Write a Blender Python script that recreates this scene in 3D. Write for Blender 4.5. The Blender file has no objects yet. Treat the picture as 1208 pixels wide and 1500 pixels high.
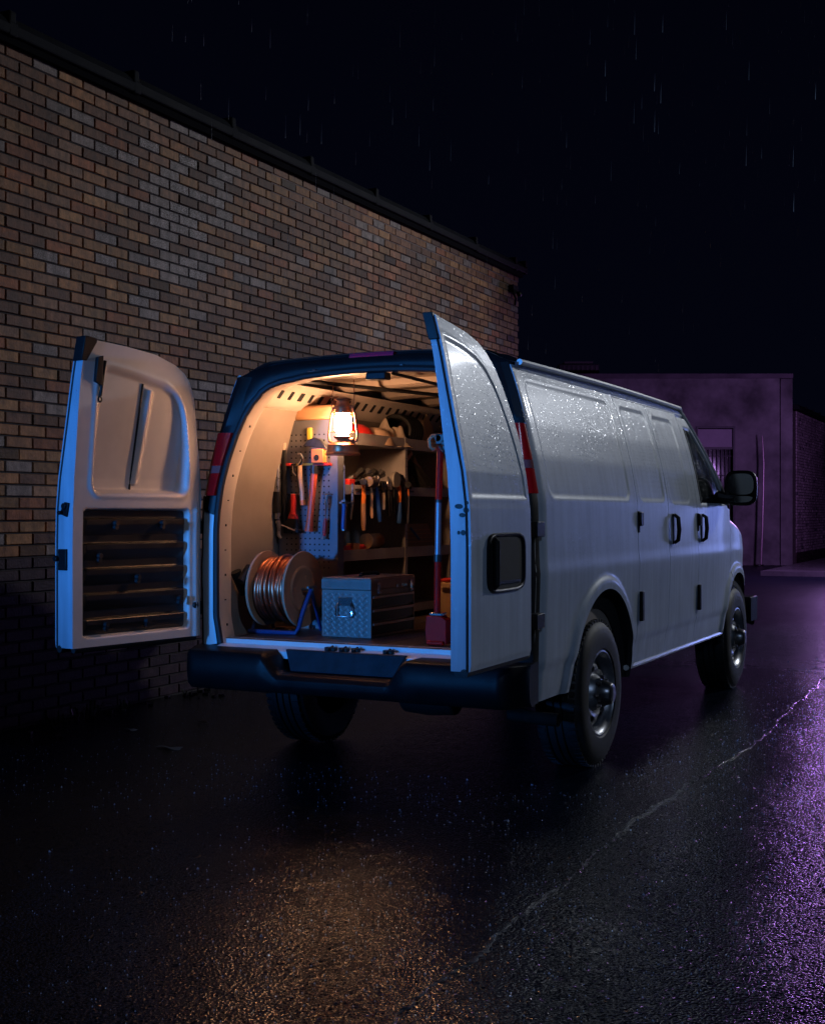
import bpy, bmesh, math, random
import numpy as np
from mathutils import Vector, Matrix
R = math.radians
rnd = random.Random(7)
sc = bpy.context.scene
# ---------------------------------------------------------------- camera
cd = bpy.data.cameras.new('camera'); cam = bpy.data.objects.new('camera', cd); sc.collection.objects.link(cam)
cam.location = (3.027, -6.378, 1.332); cam.rotation_euler = (R(90), 0, 0.462)
cd.sensor_fit = 'HORIZONTAL'; cd.sensor_width = 36; cd.lens = 36*1842/1208
cd.shift_y = 0.0017
cd.clip_start = 0.1; cd.clip_end = 500
sc.camera = cam
# ---------------------------------------------------------------- night sky
w = bpy.data.worlds.new('World'); sc.world = w; w.use_nodes = True
nt = w.node_tree; bg = nt.nodes['Background']
tc = nt.nodes.new('ShaderNodeTexCoord'); sx = nt.nodes.new('ShaderNodeSeparateXYZ'); rp = nt.nodes.new('ShaderNodeValToRGB')
nt.links.new(tc.outputs['Generated'], sx.inputs[0]); nt.links.new(sx.outputs[2], rp.inputs[0])
rp.color_ramp.elements[0].position = 0.0; rp.color_ramp.elements[0].color = (0.0010, 0.0013, 0.0044, 1)
rp.color_ramp.elements[1].position = 0.5; rp.color_ramp.elements[1].color = (0.0005, 0.0007, 0.0026, 1)
nt.links.new(rp.outputs[0], bg.inputs[0]); bg.inputs[1].default_value = 1.0
sc.view_settings.view_transform = 'Standard'; sc.view_settings.look = 'None'; sc.view_settings.gamma = 1
sc.view_settings.exposure = 0.0
sc.cycles.use_denoising = True
sc.cycles.max_bounces = 7; sc.cycles.sample_clamp_indirect = 4.0; sc.cycles.caustics_reflective = False; sc.cycles.caustics_refractive = False
# ---------------------------------------------------------------- street lights out of frame
def lamp(name, kind, loc, target, energy, col, size=0.2, spot=None, blend=0.5):
    d = bpy.data.lights.new(name, kind); o = bpy.data.objects.new(name, d); sc.collection.objects.link(o)
    o.location = loc; d.energy = energy; d.color = col
    if kind == 'SPOT': d.spot_size = R(spot); d.spot_blend = blend
    if kind == 'AREA': d.size = size
    else: d.shadow_soft_size = size
    o.rotation_euler = (Vector(target)-Vector(loc)).to_track_quat('-Z', 'Y').to_euler()
    return o
lamp('street_light', 'SPOT', (5.6, 11.5, 6.0), (0.4, 1.2, 0.5), 1280, (0.86, 0.91, 1.0), 0.14, 84, 0.7)
lamp('street_light_behind', 'SPOT', (8.5, -9.0, 6.5), (2.3, -.4, 0.3), 600, (0.44, 0.63, 1.0), 0.22, 50, 0.8)
lamp('blue_sign_light', 'SPOT', (-2.3, -13.0, 1.9), (-0.1, -1.2, 1.54), 4900, (0.04, 0.29, 1.0), 0.45, 14, 0.2)
lamp('purple_neon_light', 'POINT', (0.2, 20.0, 2.6), (0, 0, 0), 430, (0.62, 0.31, 1.0), 0.35)
lamp('blue_neon_light', 'SPOT', (4.4, 20, 1.9), (0.9, 3.4, 0.9), 420, (0.25, 0.34, 1.0), 1.2, 30, 0.8)

# ================================================================ materials
def flakes(N, L, color, mask, k, normal=None, gain=1.0):
    """normal + random tilt per cell where mask > 0 (drops and wet chippings each catch the light differently)"""
    g = N.new('ShaderNodeNewGeometry'); sb = N.new('ShaderNodeVectorMath'); sb.operation = 'SUBTRACT'; L.new(color, sb.inputs[0]); sb.inputs[1].default_value = (.5, .5, .5)
    mk = N.new('ShaderNodeMath'); mk.operation = 'MULTIPLY'; mk.use_clamp = True; mk.inputs[1].default_value = gain; L.new(mask, mk.inputs[0])
    m2 = N.new('ShaderNodeMath'); m2.operation = 'MULTIPLY'; m2.inputs[1].default_value = k; L.new(mk.outputs[0], m2.inputs[0])
    sc_ = N.new('ShaderNodeVectorMath'); sc_.operation = 'SCALE'; L.new(sb.outputs[0], sc_.inputs[0]); L.new(m2.outputs[0], sc_.inputs['Scale'])
    ad = N.new('ShaderNodeVectorMath'); ad.operation = 'ADD'; L.new(normal or g.outputs['Normal'], ad.inputs[0]); L.new(sc_.outputs[0], ad.inputs[1])
    no = N.new('ShaderNodeVectorMath'); no.operation = 'NORMALIZE'; L.new(ad.outputs[0], no.inputs[0]); return no
def mat(name, col=(0.5, 0.5, 0.5), rough=0.5, metal=0.0, coat=0.0, emit=None, estr=0, attr=None, var=0.0, vscale=8, bump=0.0, bscale=60, spec=0.5, droplets=0.0, streak=0.0):
    m = bpy.data.materials.new(name); m.use_nodes = True
    N = m.node_tree.nodes; L = m.node_tree.links; b = N['Principled BSDF']
    b.inputs['Base Color'].default_value = (*col, 1); b.inputs['Roughness'].default_value = rough
    b.inputs['Metallic'].default_value = metal; b.inputs['Coat Roughness'].default_value = .10; b.inputs['Coat Weight'].default_value = coat
    b.inputs['Specular IOR Level'].default_value = spec
    if emit: b.inputs['Emission Color'].default_value = (*emit, 1); b.inputs['Emission Strength'].default_value = estr
    geo = N.new('ShaderNodeTexCoord')
    pos = geo.outputs['Object']
    def noise(scale, detail=4, rough_=0.6):
        n = N.new('ShaderNodeTexNoise'); n.inputs['Scale'].default_value = scale; n.inputs['Detail'].default_value = detail
        n.inputs['Roughness'].default_value = rough_; L.new(pos, n.inputs['Vector']); return n
    if var > 0 or attr:
        mx = N.new('ShaderNodeMix'); mx.data_type = 'RGBA'; mx.blend_type = 'MULTIPLY'; mx.inputs[0].default_value = 1.0
        if attr:
            a = N.new('ShaderNodeAttribute'); a.attribute_name = attr
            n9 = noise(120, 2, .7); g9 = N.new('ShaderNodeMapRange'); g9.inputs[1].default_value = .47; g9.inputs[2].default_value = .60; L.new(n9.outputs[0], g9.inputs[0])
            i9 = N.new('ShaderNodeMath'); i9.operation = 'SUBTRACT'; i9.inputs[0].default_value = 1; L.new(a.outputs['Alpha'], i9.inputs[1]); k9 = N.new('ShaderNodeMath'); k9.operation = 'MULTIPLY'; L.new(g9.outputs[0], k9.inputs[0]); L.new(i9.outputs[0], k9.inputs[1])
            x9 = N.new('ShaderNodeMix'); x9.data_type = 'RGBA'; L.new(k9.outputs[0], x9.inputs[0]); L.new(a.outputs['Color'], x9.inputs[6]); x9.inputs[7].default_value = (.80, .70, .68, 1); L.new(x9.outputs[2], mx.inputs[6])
        else: mx.inputs[6].default_value = (*col, 1)
        n = noise(vscale); mr = N.new('ShaderNodeMapRange'); mr.inputs[1].default_value = 0.3; mr.inputs[2].default_value = 0.7
        mr.inputs[3].default_value = 1-var; mr.inputs[4].default_value = 1+var*0.6
        L.new(n.outputs[0], mr.inputs[0]); L.new(mr.outputs[0], mx.inputs[7]); L.new(mx.outputs[2], b.inputs['Base Color'])
        mr2 = N.new('ShaderNodeMapRange'); mr2.inputs[3].default_value = max(0.04, rough-0.12); mr2.inputs[4].default_value = min(1, rough+0.12)
        L.new(n.outputs[0], mr2.inputs[0]); L.new(mr2.outputs[0], b.inputs['Roughness'])
    if streak > 0:                              # rain-washed grime running down the panels
        mp = N.new('ShaderNodeMapping'); mp.inputs['Scale'].default_value = (9, 9, .55); L.new(pos, mp.inputs['Vector'])
        n3 = N.new('ShaderNodeTexNoise'); n3.inputs['Scale'].default_value = 2.2; n3.inputs['Detail'].default_value = 6; n3.inputs['Roughness'].default_value = .65; L.new(mp.outputs[0], n3.inputs['Vector'])
        m4 = N.new('ShaderNodeMapRange'); m4.inputs[1].default_value = .35; m4.inputs[2].default_value = .68; m4.inputs[3].default_value = 1; m4.inputs[4].default_value = 1-streak; L.new(n3.outputs[0], m4.inputs[0])
        sz = N.new('ShaderNodeSeparateXYZ'); L.new(pos, sz.inputs[0]); lo = N.new('ShaderNodeMapRange'); lo.inputs[1].default_value = .42; lo.inputs[2].default_value = .95; lo.inputs[3].default_value = .62; lo.inputs[4].default_value = 1; L.new(sz.outputs[2], lo.inputs[0])
        n4 = noise(7, 6, .7); lo2 = N.new('ShaderNodeMath'); lo2.operation = 'MULTIPLY_ADD'; lo2.inputs[1].default_value = .5; L.new(n4.outputs[0], lo2.inputs[0]); L.new(lo.outputs[0], lo2.inputs[2]); lo3 = N.new('ShaderNodeMath'); lo3.operation = 'MINIMUM'; lo3.inputs[1].default_value = 1; L.new(lo2.outputs[0], lo3.inputs[0])
        m5 = N.new('ShaderNodeMath'); m5.operation = 'MULTIPLY'; L.new(m4.outputs[0], m5.inputs[0]); L.new(lo3.outputs[0], m5.inputs[1])
        mx2 = N.new('ShaderNodeMix'); mx2.data_type = 'RGBA'; mx2.blend_type = 'MULTIPLY'; mx2.inputs[0].default_value = 1; L.new(mx.outputs[2], mx2.inputs[6]); L.new(m5.outputs[0], mx2.inputs[7]); L.new(mx2.outputs[2], b.inputs['Base Color'])
    last = None
    if bump > 0:
        n2 = noise(bscale, 5); bp = N.new('ShaderNodeBump'); bp.inputs['Strength'].default_value = min(1, bump); bp.inputs['Distance'].default_value = 0.004
        L.new(n2.outputs[0], bp.inputs['Height']); last = bp
    if droplets > 0:
        v = N.new('ShaderNodeTexVoronoi'); v.inputs['Scale'].default_value = 185; v.inputs['Randomness'].default_value = 1.0; L.new(pos, v.inputs['Vector'])
        # drop radius varies per cell
        m1 = N.new('ShaderNodeMath'); m1.operation = 'MULTIPLY'; m1.inputs[1].default_value = 0.62
        s1 = N.new('ShaderNodeSeparateColor'); L.new(v.outputs['Color'], s1.inputs[0])
        ns = noise(3.0, 3)
        mr3 = N.new('ShaderNodeMapRange'); mr3.inputs[1].default_value = 0.35; mr3.inputs[2].default_value = 0.65; L.new(ns.outputs[0], mr3.inputs[0])
        mz = N.new('ShaderNodeSeparateXYZ'); L.new(pos, mz.inputs[0])
        mzr = N.new('ShaderNodeMapRange'); mzr.inputs[1].default_value = 0.7; mzr.inputs[2].default_value = 1.7; mzr.inputs[3].default_value = 0.35; mzr.inputs[4].default_value = 1.0
        L.new(mz.outputs[2], mzr.inputs[0])
        m2 = N.new('ShaderNodeMath'); m2.operation = 'MULTIPLY'; L.new(s1.outputs[0], m1.inputs[0]); L.new(m1.outputs[0], m2.inputs[0]); L.new(mzr.outputs[0], m2.inputs[1])
        m3 = N.new('ShaderNodeMath'); m3.operation = 'MULTIPLY'; L.new(m2.outputs[0], m3.inputs[0])
        mm = N.new('ShaderNodeMath'); mm.operation = 'MULTIPLY_ADD'; mm.inputs[1].default_value = 0.6; mm.inputs[2].default_value = 0.55; L.new(mr3.outputs[0], mm.inputs[0]); L.new(mm.outputs[0], m3.inputs[1])
        sb = N.new('ShaderNodeMath'); sb.operation = 'SUBTRACT'; L.new(m3.outputs[0], sb.inputs[0]); L.new(v.outputs['Distance'], sb.inputs[1])
        cl = N.new('ShaderNodeMath'); cl.operation = 'MAXIMUM'; cl.inputs[1].default_value = 0; L.new(sb.outputs[0], cl.inputs[0])
        pw = N.new('ShaderNodeMath'); pw.operation = 'POWER'; pw.inputs[1].default_value = 0.6; L.new(cl.outputs[0], pw.inputs[0])
        last = flakes(N, L, v.outputs['Color'], cl.outputs[0], droplets, last.outputs[0] if last else None, 26.0)
        dm = N.new('ShaderNodeMath'); dm.operation = 'MULTIPLY'; dm.use_clamp = True; dm.inputs[1].default_value = 26; L.new(cl.outputs[0], dm.inputs[0])
        rm = N.new('ShaderNodeMapRange'); rm.inputs[3].default_value = rough; rm.inputs[4].default_value = .24; L.new(dm.outputs[0], rm.inputs[0]); L.new(rm.outputs[0], b.inputs['Roughness']); L.new(last.outputs[0], b.inputs['Coat Normal'])
    if last: L.new(last.outputs[0], b.inputs['Normal'])
    return m
PAINT = mat('white_paint', (0.48, 0.53, 0.60), 0.40, coat=0.13, var=0.14, vscale=2.5, droplets=0.32, spec=.3, streak=.22)
PAINT2 = mat('white_paint_dry', (0.68, 0.68, 0.68), 0.35, coat=0.4, var=0.06, vscale=4)
CREAM = mat('cream_inner_paint', (0.55, 0.47, 0.41), 0.45, var=0.10, vscale=5)
BLACKP = mat('black_plastic', (0.009, 0.009, 0.010), 0.42, var=0.2, vscale=12, bump=0.12, bscale=300, spec=.22)
BUMPERM = mat('bumper_plastic', (0.0045, 0.0045, 0.0055), 0.45, var=0.25, vscale=9, bump=0.15, bscale=220, spec=.14)
RUBBER = mat('rubber', (0.012, 0.012, 0.013), 0.6, var=0.2, vscale=20)
TYRE = mat('tyre_rubber', (0.007, 0.007, 0.008), 0.62, var=0.3, vscale=14, bump=0.25, bscale=120)
DARK = mat('dark_void', (0.006, 0.006, 0.007), 0.8)
STEELW = mat('wheel_steel', (0.42, 0.43, 0.45), 0.33, metal=0.85, var=0.25, vscale=20)
CHROME = mat('chrome', (0.75, 0.75, 0.76), 0.15, metal=1.0)
GLASS = mat('dark_glass', (0.006, 0.008, 0.008), 0.08, spec=0.8, droplets=1.0)
RED = mat('tail_lens_red', (0.62, 0.006, 0.008), 0.2, coat=0.5)
CLEAR = mat('tail_lens_clear', (0.30, 0.09, 0.09), 0.15, coat=0.5)
# ================================================================ mesh helpers
class MB:
    def __init__(s): s.v = []; s.f = []; s.m = []; s.c = []
    def add(s, vs, fs, mi=0, col=None):
        o = len(s.v); s.v += [tuple(map(float, p)) for p in vs]
        for f in fs: s.f.append([i+o for i in f]); s.m.append(mi); s.c.append(col)
        return s
    def box(s, c, d, rot=None, mi=0, col=None, taper=1.0):
        hx, hy, hz = d[0]/2, d[1]/2, d[2]/2
        vs = [(-hx, -hy, -hz), (hx, -hy, -hz), (hx, hy, -hz), (-hx, hy, -hz), (-hx*taper, -hy*taper, hz), (hx*taper, -hy*taper, hz), (hx*taper, hy*taper, hz), (-hx*taper, hy*taper, hz)]
        M = rot if rot is not None else Matrix.Identity(3)
        vs = [tuple(M @ Vector(p) + Vector(c)) for p in vs]
        return s.add(vs, [(3, 2, 1, 0), (4, 5, 6, 7), (0, 1, 5, 4), (1, 2, 6, 5), (2, 3, 7, 6), (3, 0, 4, 7)], mi, col)
    def bx(s, x0, x1, y0, y1, z0, z1, mi=0, col=None):
        return s.box(((x0+x1)/2, (y0+y1)/2, (z0+z1)/2), (abs(x1-x0), abs(y1-y0), abs(z1-z0)), None, mi, col)
    def cyl(s, p0, p1, r0, r1=None, n=16, mi=0, caps=True):
        r1 = r0 if r1 is None else r1
        p0 = Vector(p0); p1 = Vector(p1); a = (p1-p0).normalized()
        t = Vector((0, 0, 1)) if abs(a.z) < 0.9 else Vector((1, 0, 0)); u = a.cross(t).normalized(); v = a.cross(u)
        vs = []
        for p, r in ((p0, r0), (p1, r1)):
            for k in range(n):
                an = 2*math.pi*k/n; vs.append(p+u*math.cos(an)*r+v*math.sin(an)*r)
        fs = [(k, k+n, (k+1) % n+n, (k+1) % n) for k in range(n)]
        if caps: fs += [tuple(range(n)), tuple(range(2*n-1, n-1, -1))]
        return s.add(vs, fs, mi)
    def tube(s, pts, r, n=8, mi=0, closed=False, caps=True):
        pts = [Vector(p) for p in pts]; m = len(pts); rs = r if isinstance(r, (list, tuple)) else [r]*m
        vs = []; pu = None
        for i, p in enumerate(pts):
            if closed: a = (pts[(i+1) % m]-pts[i-1])
            else: a = pts[min(i+1, m-1)]-pts[max(i-1, 0)]
            a.normalize()
            if pu is None: t = Vector((0, 0, 1)) if abs(a.z) < 0.9 else Vector((1, 0, 0)); u = a.cross(t).normalized()
            else: u = (pu-a*pu.dot(a)).normalized()
            pu = u; v = a.cross(u)
            for k in range(n):
                an = 2*math.pi*k/n; vs.append(p+(u*math.cos(an)+v*math.sin(an))*rs[i])
        fs = []
        for i in range(m if closed else m-1):
            j = (i+1) % m
            for k in range(n): fs.append((i*n+k, i*n+(k+1) % n, j*n+(k+1) % n, j*n+k))
        if not closed and caps: fs += [tuple(range(n-1, -1, -1)), tuple(range((m-1)*n, m*n))]
        return s.add(vs, fs, mi)
    def lathe(s, prof, c, axis='z', n=32, mi=0, sy=1.0):
        vs = []; c = Vector(c)
        for (r, h) in prof:
            for k in range(n):
                an = 2*math.pi*k/n; a, b = r*math.cos(an), r*math.sin(an)*sy
                vs.append(c+(Vector((a, b, h)) if axis == 'z' else Vector((h, a, b)) if axis == 'x' else Vector((a, h, b))))
        fs = []
        for i in range(len(prof)-1):
            for k in range(n): fs.append((i*n+k, i*n+(k+1) % n, (i+1)*n+(k+1) % n, (i+1)*n+k))
        return s.add(vs, fs, mi)
    def prism(s, poly, h0, h1, fn, mi=0):      # poly 2D list, fn(a,b,h)->xyz
        n = len(poly); vs = [fn(a, b, h0) for a, b in poly]+[fn(a, b, h1) for a, b in poly]
        fs = [(k, (k+1) % n, (k+1) % n+n, k+n) for k in range(n)]+[tuple(range(n-1, -1, -1)), tuple(range(n, 2*n))]
        return s.add(vs, fs, mi)
    def grid(s, P, mi=0, keep=None):            # P array (a,b,3)
        P = np.asarray(P, float); a, b = P.shape[:2]
        fs = []
        for i in range(a-1):
            for j in range(b-1):
                if keep is None or keep[i, j]: fs.append((i*b+j, (i+1)*b+j, (i+1)*b+j+1, i*b+j+1))
        return s.add(P.reshape(-1, 3).tolist(), fs, mi)
    def build(s, name, mats, parent=None, smooth=True, bevel=0, ang=35, seg=2, loc=None, clean=False, fixn=True, split=False):
        if split:
            par_ = list(range(len(s.v)))
            def fd(a):
                while par_[a] != a: par_[a] = par_[par_[a]]; a = par_[a]
                return a
            for f in s.f:
                for q_ in f[1:]: par_[fd(q_)] = fd(f[0])
            comps = {}
            for i_, f in enumerate(s.f): comps.setdefault(fd(f[0]), []).append(i_)
            for ids in comps.values():
                m2 = MB(); mp = {}
                for i_ in ids:
                    for q_ in s.f[i_]:
                        if q_ not in mp: mp[q_] = len(m2.v); m2.v.append(s.v[q_])
                    m2.f.append([mp[q_] for q_ in s.f[i_]]); m2.m.append(s.m[i_]); m2.c.append(s.c[i_])
                o = m2.build(name, mats, parent, smooth, bevel, ang, seg, loc, clean, fixn)
            return o
        me = bpy.data.meshes.new(name); v = s.v
        if parent is not None:
            q = parent; L_ = Vector((0, 0, 0))
            while q is not None: L_ += Vector(q.location); q = q.parent
            v = [(p[0]-L_[0], p[1]-L_[1], p[2]-L_[2]) for p in v]
        if loc is not None: v = [(p[0]-loc[0], p[1]-loc[1], p[2]-loc[2]) for p in v]
        me.from_pydata(v, [], s.f)
        if not isinstance(mats, (list, tuple)): mats = [mats]
        for m_ in mats: me.materials.append(m_)
        me.polygons.foreach_set('material_index', s.m)
        if any(c is not None for c in s.c):
            at = me.color_attributes.new('bcol', 'FLOAT_COLOR', 'CORNER'); arr = []
            for p, c in zip(me.polygons, s.c): c = tuple(c or (1, 1, 1)); arr += list(c if len(c) == 4 else (*c, 1))*p.loop_total
            at.data.foreach_set('color', arr)
        if clean or fixn:
            bm = bmesh.new(); bm.from_mesh(me)
            if clean: bmesh.ops.delete(bm, geom=[x for x in bm.verts if not x.link_faces], context='VERTS')
            if fixn: bmesh.ops.recalc_face_normals(bm, faces=bm.faces)
            bm.to_mesh(me); bm.free()
        if smooth:
            me.polygons.foreach_set('use_smooth', [True]*len(me.polygons))
            me.set_sharp_from_angle(angle=R(ang))
        o = bpy.data.objects.new(name, me); sc.collection.objects.link(o)
        if parent is not None: o.parent = parent
        if loc is not None: o.location = loc
        if bevel > 0:
            b = o.modifiers.new('bevel', 'BEVEL'); b.width = bevel; b.segments = seg; b.limit_method = 'ANGLE'; b.angle_limit = R(40)
        return o
def thing(name, label, cat, loc=(0, 0, 0), group=None):
    o = bpy.data.objects.new(name, None); sc.collection.objects.link(o); o.location = loc
    o['label'] = label; o['category'] = cat
    if group: o['group'] = group
    return o
def tag(o, label, cat, group=None):
    o['label'] = label; o['category'] = cat
    if group: o['group'] = group
    return o
def struct(o): o['kind'] = 'structure'; return o
def at(loc):                                    # local frame helper for parts of a thing at loc
    return lambda x, y, z: (x, y, z)
def ss(x, a, b):
    t = np.clip((x-a)/(b-a), 0, 1); return t*t*(3-2*t)
def rrect(y, z, y0, y1, z0, z1, r):            # signed distance of a rounded rectangle (negative inside)
    cy, cz = (y0+y1)/2, (z0+z1)/2; dy = np.abs(y-cy)-(y1-y0)/2+r; dz = np.abs(z-cz)-(z1-z0)/2+r
    return np.minimum(np.maximum(dy, dz), 0)+np.hypot(np.maximum(dy, 0), np.maximum(dz, 0))-r

#==PART2==
# ================================================================ the van
XC = 0.03
_pz = [.40, .50, .61, .625, .66, .9, 1.06, 1.11, 1.38, 1.42, 1.60, 1.76, 1.90, 1.98, 2.035]
_px = [.905, .925, .937, .947, .948, .953, .958, .952, .946, .941, .908, .868, .825, .797, .775]
_zf = np.linspace(.38, 2.08, 341); _xf = np.interp(_zf, _pz, _px); _k = np.ones(9)/9
_xf = np.convolve(np.pad(_xf, 4, mode='edge'), _k, 'valid')
_xf = np.where(_zf > 2.02, np.interp(_zf, _pz, _px), _xf)
def S(z): return np.interp(z, _zf, _xf)
def lean(z): return np.interp(z, [0, 1.2, 1.35, 1.5, 1.64, 1.8, 1.97, 2.05, 2.13, 2.3], [0, 0, .004, .022, .05, .082, .115, .133, .155, .19])
def nose(y):
    y = np.asarray(y, float); return 1-0.03*ss(y, 2.6, 3.4)-0.16*ss(y, 3.4, 4.25)**1.3
def stad(y, z, yc, zc): return np.where(z > zc, np.hypot(y-yc, z-zc), np.abs(y-yc))
ARCH = [(0.0, 0.41, 0.525), (3.335, 0.38, 0.50)]
def side_x(y, z):
    x = S(z)*nose(y)
    x = x-0.020*ss(-y, .86, .95)
    for yc, zc, r in ARCH:
        d = stad(y, z, yc, zc); x = x+0.020*(1-ss(d, r+.035, r+.085))
    return x
BLANKS = [(-.80, .50, 1.405, 1.965, .07), (.70, 1.225, 1.405, 1.955, .05), (1.375, 1.845, 1.395, 1.945, .05)]
def emboss(y, z):
    e = 0
    for y0, y1, z0, z1, r in BLANKS:
        d = rrect(y, z, y0, y1, z0, z1, r); e = e-0.0045*(1-ss(d, -.014, .004))+0.0014*np.exp(-(d-.010)**2/(2*.006**2))
    return e
def side_panel(mb, side, ya, yb, z0, z1, cell=.012, em=True, win=None, edge=True):
    """ya,yb functions of z giving the bounds"""
    nz = int((z1-z0)/cell)+1; zs = np.linspace(z0, z1, nz); L = max(float(np.max(yb(zs)-ya(zs))), .05); ny = max(3, int(L/cell)+1)
    t = np.linspace(0, 1, ny)[:, None]; Z = np.broadcast_to(zs, (ny, nz)).copy(); Y = ya(zs)*(1-t)+yb(zs)*t
    keep = np.ones((ny-1, nz-1), bool)
    for yc, zc, r in ARCH:
        D = stad(Y, Z, yc, zc); Dc = stad((Y[1:, 1:]+Y[:-1, :-1])/2, (Z[1:, 1:]+Z[:-1, :-1])/2, yc, zc)
        kill = Dc < r; keep &= ~kill
        used = np.zeros_like(D, bool)
        for a in (0, 1):
            for b in (0, 1): used[a:ny-1+a, b:nz-1+b] |= kill
        kept = np.zeros_like(D, bool)
        for a in (0, 1):
            for b in (0, 1): kept[a:ny-1+a, b:nz-1+b] |= ~kill
        bd = used & kept & (D > .01)
        up = Z > zc; s_ = np.where(bd, r/np.maximum(D, 1e-6), 1)
        Y = np.where(bd, yc+(Y-yc)*s_, Y); Z = np.where(bd & up, zc+(Z-zc)*s_, Z)
    X = side_x(Y, Z)+(emboss(Y, Z) if em else 0)
    if win is not None: X = X-0.012*(1-ss(win(Y, Z), -.012, .004))
    P = np.stack([XC+side*X, Y, Z], -1)
    mb.grid(P, keep=keep)
    if edge:                                   # turned-in edges so the seams are real gaps
        for col in (0, ny-1):
            if (keep[min(col, ny-2)] == False).any(): continue
            q = P[col].copy(); q[:, 0] -= side*.022; mb.grid(np.stack([P[col], q]))
        for row in (0, nz-1):
            k = keep[:, min(row, nz-2)]; q = P[:, row].copy(); q[:, 0] -= side*.022; mb.grid(np.stack([P[:, row], q], 1), keep=k[:, None])
van = thing('cargo_van', 'white cargo van parked on wet asphalt with both rear doors swung open', 'van', (XC, 0, 0))
c_ = lambda v: (lambda z: np.full_like(np.asarray(z, float), v))
def apill(z, off=0.0): return np.where(z > 1.36, 3.02-(z-1.36)*1.17, 3.10)+off
def seam(y0):                                   # door seam, wavy low down as on the real panel
    return lambda z: y0-.035*(1-ss(np.asarray(z, float), .55, 1.0))+.008*np.sin((np.asarray(z, float)-.5)*6)
GAP = .006
def win_sdf(y, z):                              # front door window outline (negative inside)
    zz = z; fr = 2.95-(zz-1.385)*1.17
    d = np.maximum.reduce([2.135-y, (y-fr)*.66, 1.395-z, z-1.915]); return d
for side in (1, -1):
    # quarter panel
    m = MB(); side_panel(m, side, lambda z: -.93+.4*lean(z), lambda z: seam(.635)(z)-GAP, .455, 2.035); m.build('quarter_panel', PAINT, van, ang=50, clean=True)
    m = MB(); side_panel(m, side, seam(.635), lambda z: seam(1.30)(z)-GAP, .47, 2.005); d1 = m.build('cargo_door', PAINT, van, ang=50)
    m = MB(); side_panel(m, side, seam(1.30), lambda z: seam(2.03)(z)-GAP, .47, 2.005); d2 = m.build('cargo_door', PAINT, van, ang=50)
    m = MB(); side_panel(m, side, seam(2.03), lambda z: np.where(z > 1.36, apill(z), 3.095)-GAP, .47, 1.985, em=False, win=win_sdf); d3 = m.build('cab_door', PAINT, van, ang=50)
    # rain gutter strip above doors
    m = MB(); side_panel(m, side, c_(.63), lambda z: apill(z)-.02, 2.009, 2.05, em=False, edge=False); m.build('roof_side_rail', PAINT, van, ang=50)
    # window pane
    ys = np.linspace(2.14, 3.0, 40); zs = np.linspace(1.40, 1.91, 26); T = np.linspace(0, 1, 40)[:, None]
    Zg = np.broadcast_to(zs, (40, 26)); Yg = 2.142*(1-T)+(2.945-(zs-1.385)*1.17)*T
    m = MB(); m.grid(np.stack([XC+side*(side_x(Yg, Zg)-.009), Yg, Zg], -1)); pane = m.build('window', GLASS, d3)
    y_ = Yg; ring = [(Yg[0, j], zs[j]) for j in range(26)]+[(Yg[i, -1], zs[-1]) for i in range(40)]+[(Yg[-1, j], zs[j]) for j in range(25, -1, -1)]+[(Yg[i, 0], zs[0]) for i in range(39, -1, -1)]
    m = MB(); m.tube([(XC+side*(float(side_x(a, b))-.004), a, b) for a, b in ring], .010, 6, closed=True); m.build('window_seal', RUBBER, d3)
    # fender
    ys = np.linspace(3.097, 4.12, 84); T = np.linspace(0, 1, 80)[None, :]
    zt = 1.36-.19*ss(ys, 3.1, 4.0)-.22*ss(ys, 3.85, 4.14)
    Zg = .47*(1-T)+zt[:, None]*T; Yg = np.broadcast_to(ys[:, None], Zg.shape).copy()
    yc, zc, r = ARCH[1]; Dc = stad((Yg[1:, 1:]+Yg[:-1, :-1])/2, (Zg[1:, 1:]+Zg[:-1, :-1])/2, yc, zc); kill = Dc < r
    D = stad(Yg, Zg, yc, zc); us = np.zeros_like(D, bool); kp = np.zeros_like(D, bool)
    for a in (0, 1):
        for b in (0, 1): us[a:83+a, b:79+b] |= kill; kp[a:83+a, b:79+b] |= ~kill
    bd = us & kp; up = Zg > zc; s_ = np.where(bd, r/np.maximum(D, 1e-6), 1); Yg = np.where(bd, yc+(Yg-yc)*s_, Yg); Zg = np.where(bd & up, zc+(Zg-zc)*s_, Zg)
    top = np.broadcast_to(ss(T, .86, 1.0), Zg.shape)
    m = MB(); m.grid(np.stack([XC+side*(side_x(Yg, Zg)-.09*top**1.6), Yg, Zg], -1), keep=~kill); m.build('front_fender', PAINT, van, ang=60, clean=True)
    # wheel housings
    for yc, zc, r in ARCH:
        pts = [(yc-r, .44)]+[(yc-r*math.cos(a), zc+r*math.sin(a)) for a in np.linspace(0, math.pi, 40)]+[(yc+r, .44)]
        A = np.array([[(XC+side*float(side_x(a, b)), a, b), (XC+side*(float(side_x(a, b))-.025), a*1+(yc-a)*.02, b-.004), (XC+side*.901, a, b), (XC+side*.899, yc+(a-yc)*.8, zc+(b-zc)*.8), (XC+side*.64, yc+(a-yc)*.8, zc+(b-zc)*.8), (XC+side*.63, yc+(a-yc)*.2, max(.5, zc+(b-zc)*.2))] for a, b in pts])
        m = MB(); m.grid(A); m.build('wheel_housing', DARK, van)
    # rocker sill (bright lip under the doors)
    m = MB(); ysl = np.linspace(.50, 2.86, 60)
    m.tube([(XC+side*(float(side_x(.9, .46))-.004), y, .462-.002*y) for y in ysl], .016, 8); m.build('rocker_sill', PAINT2, van)
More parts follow.
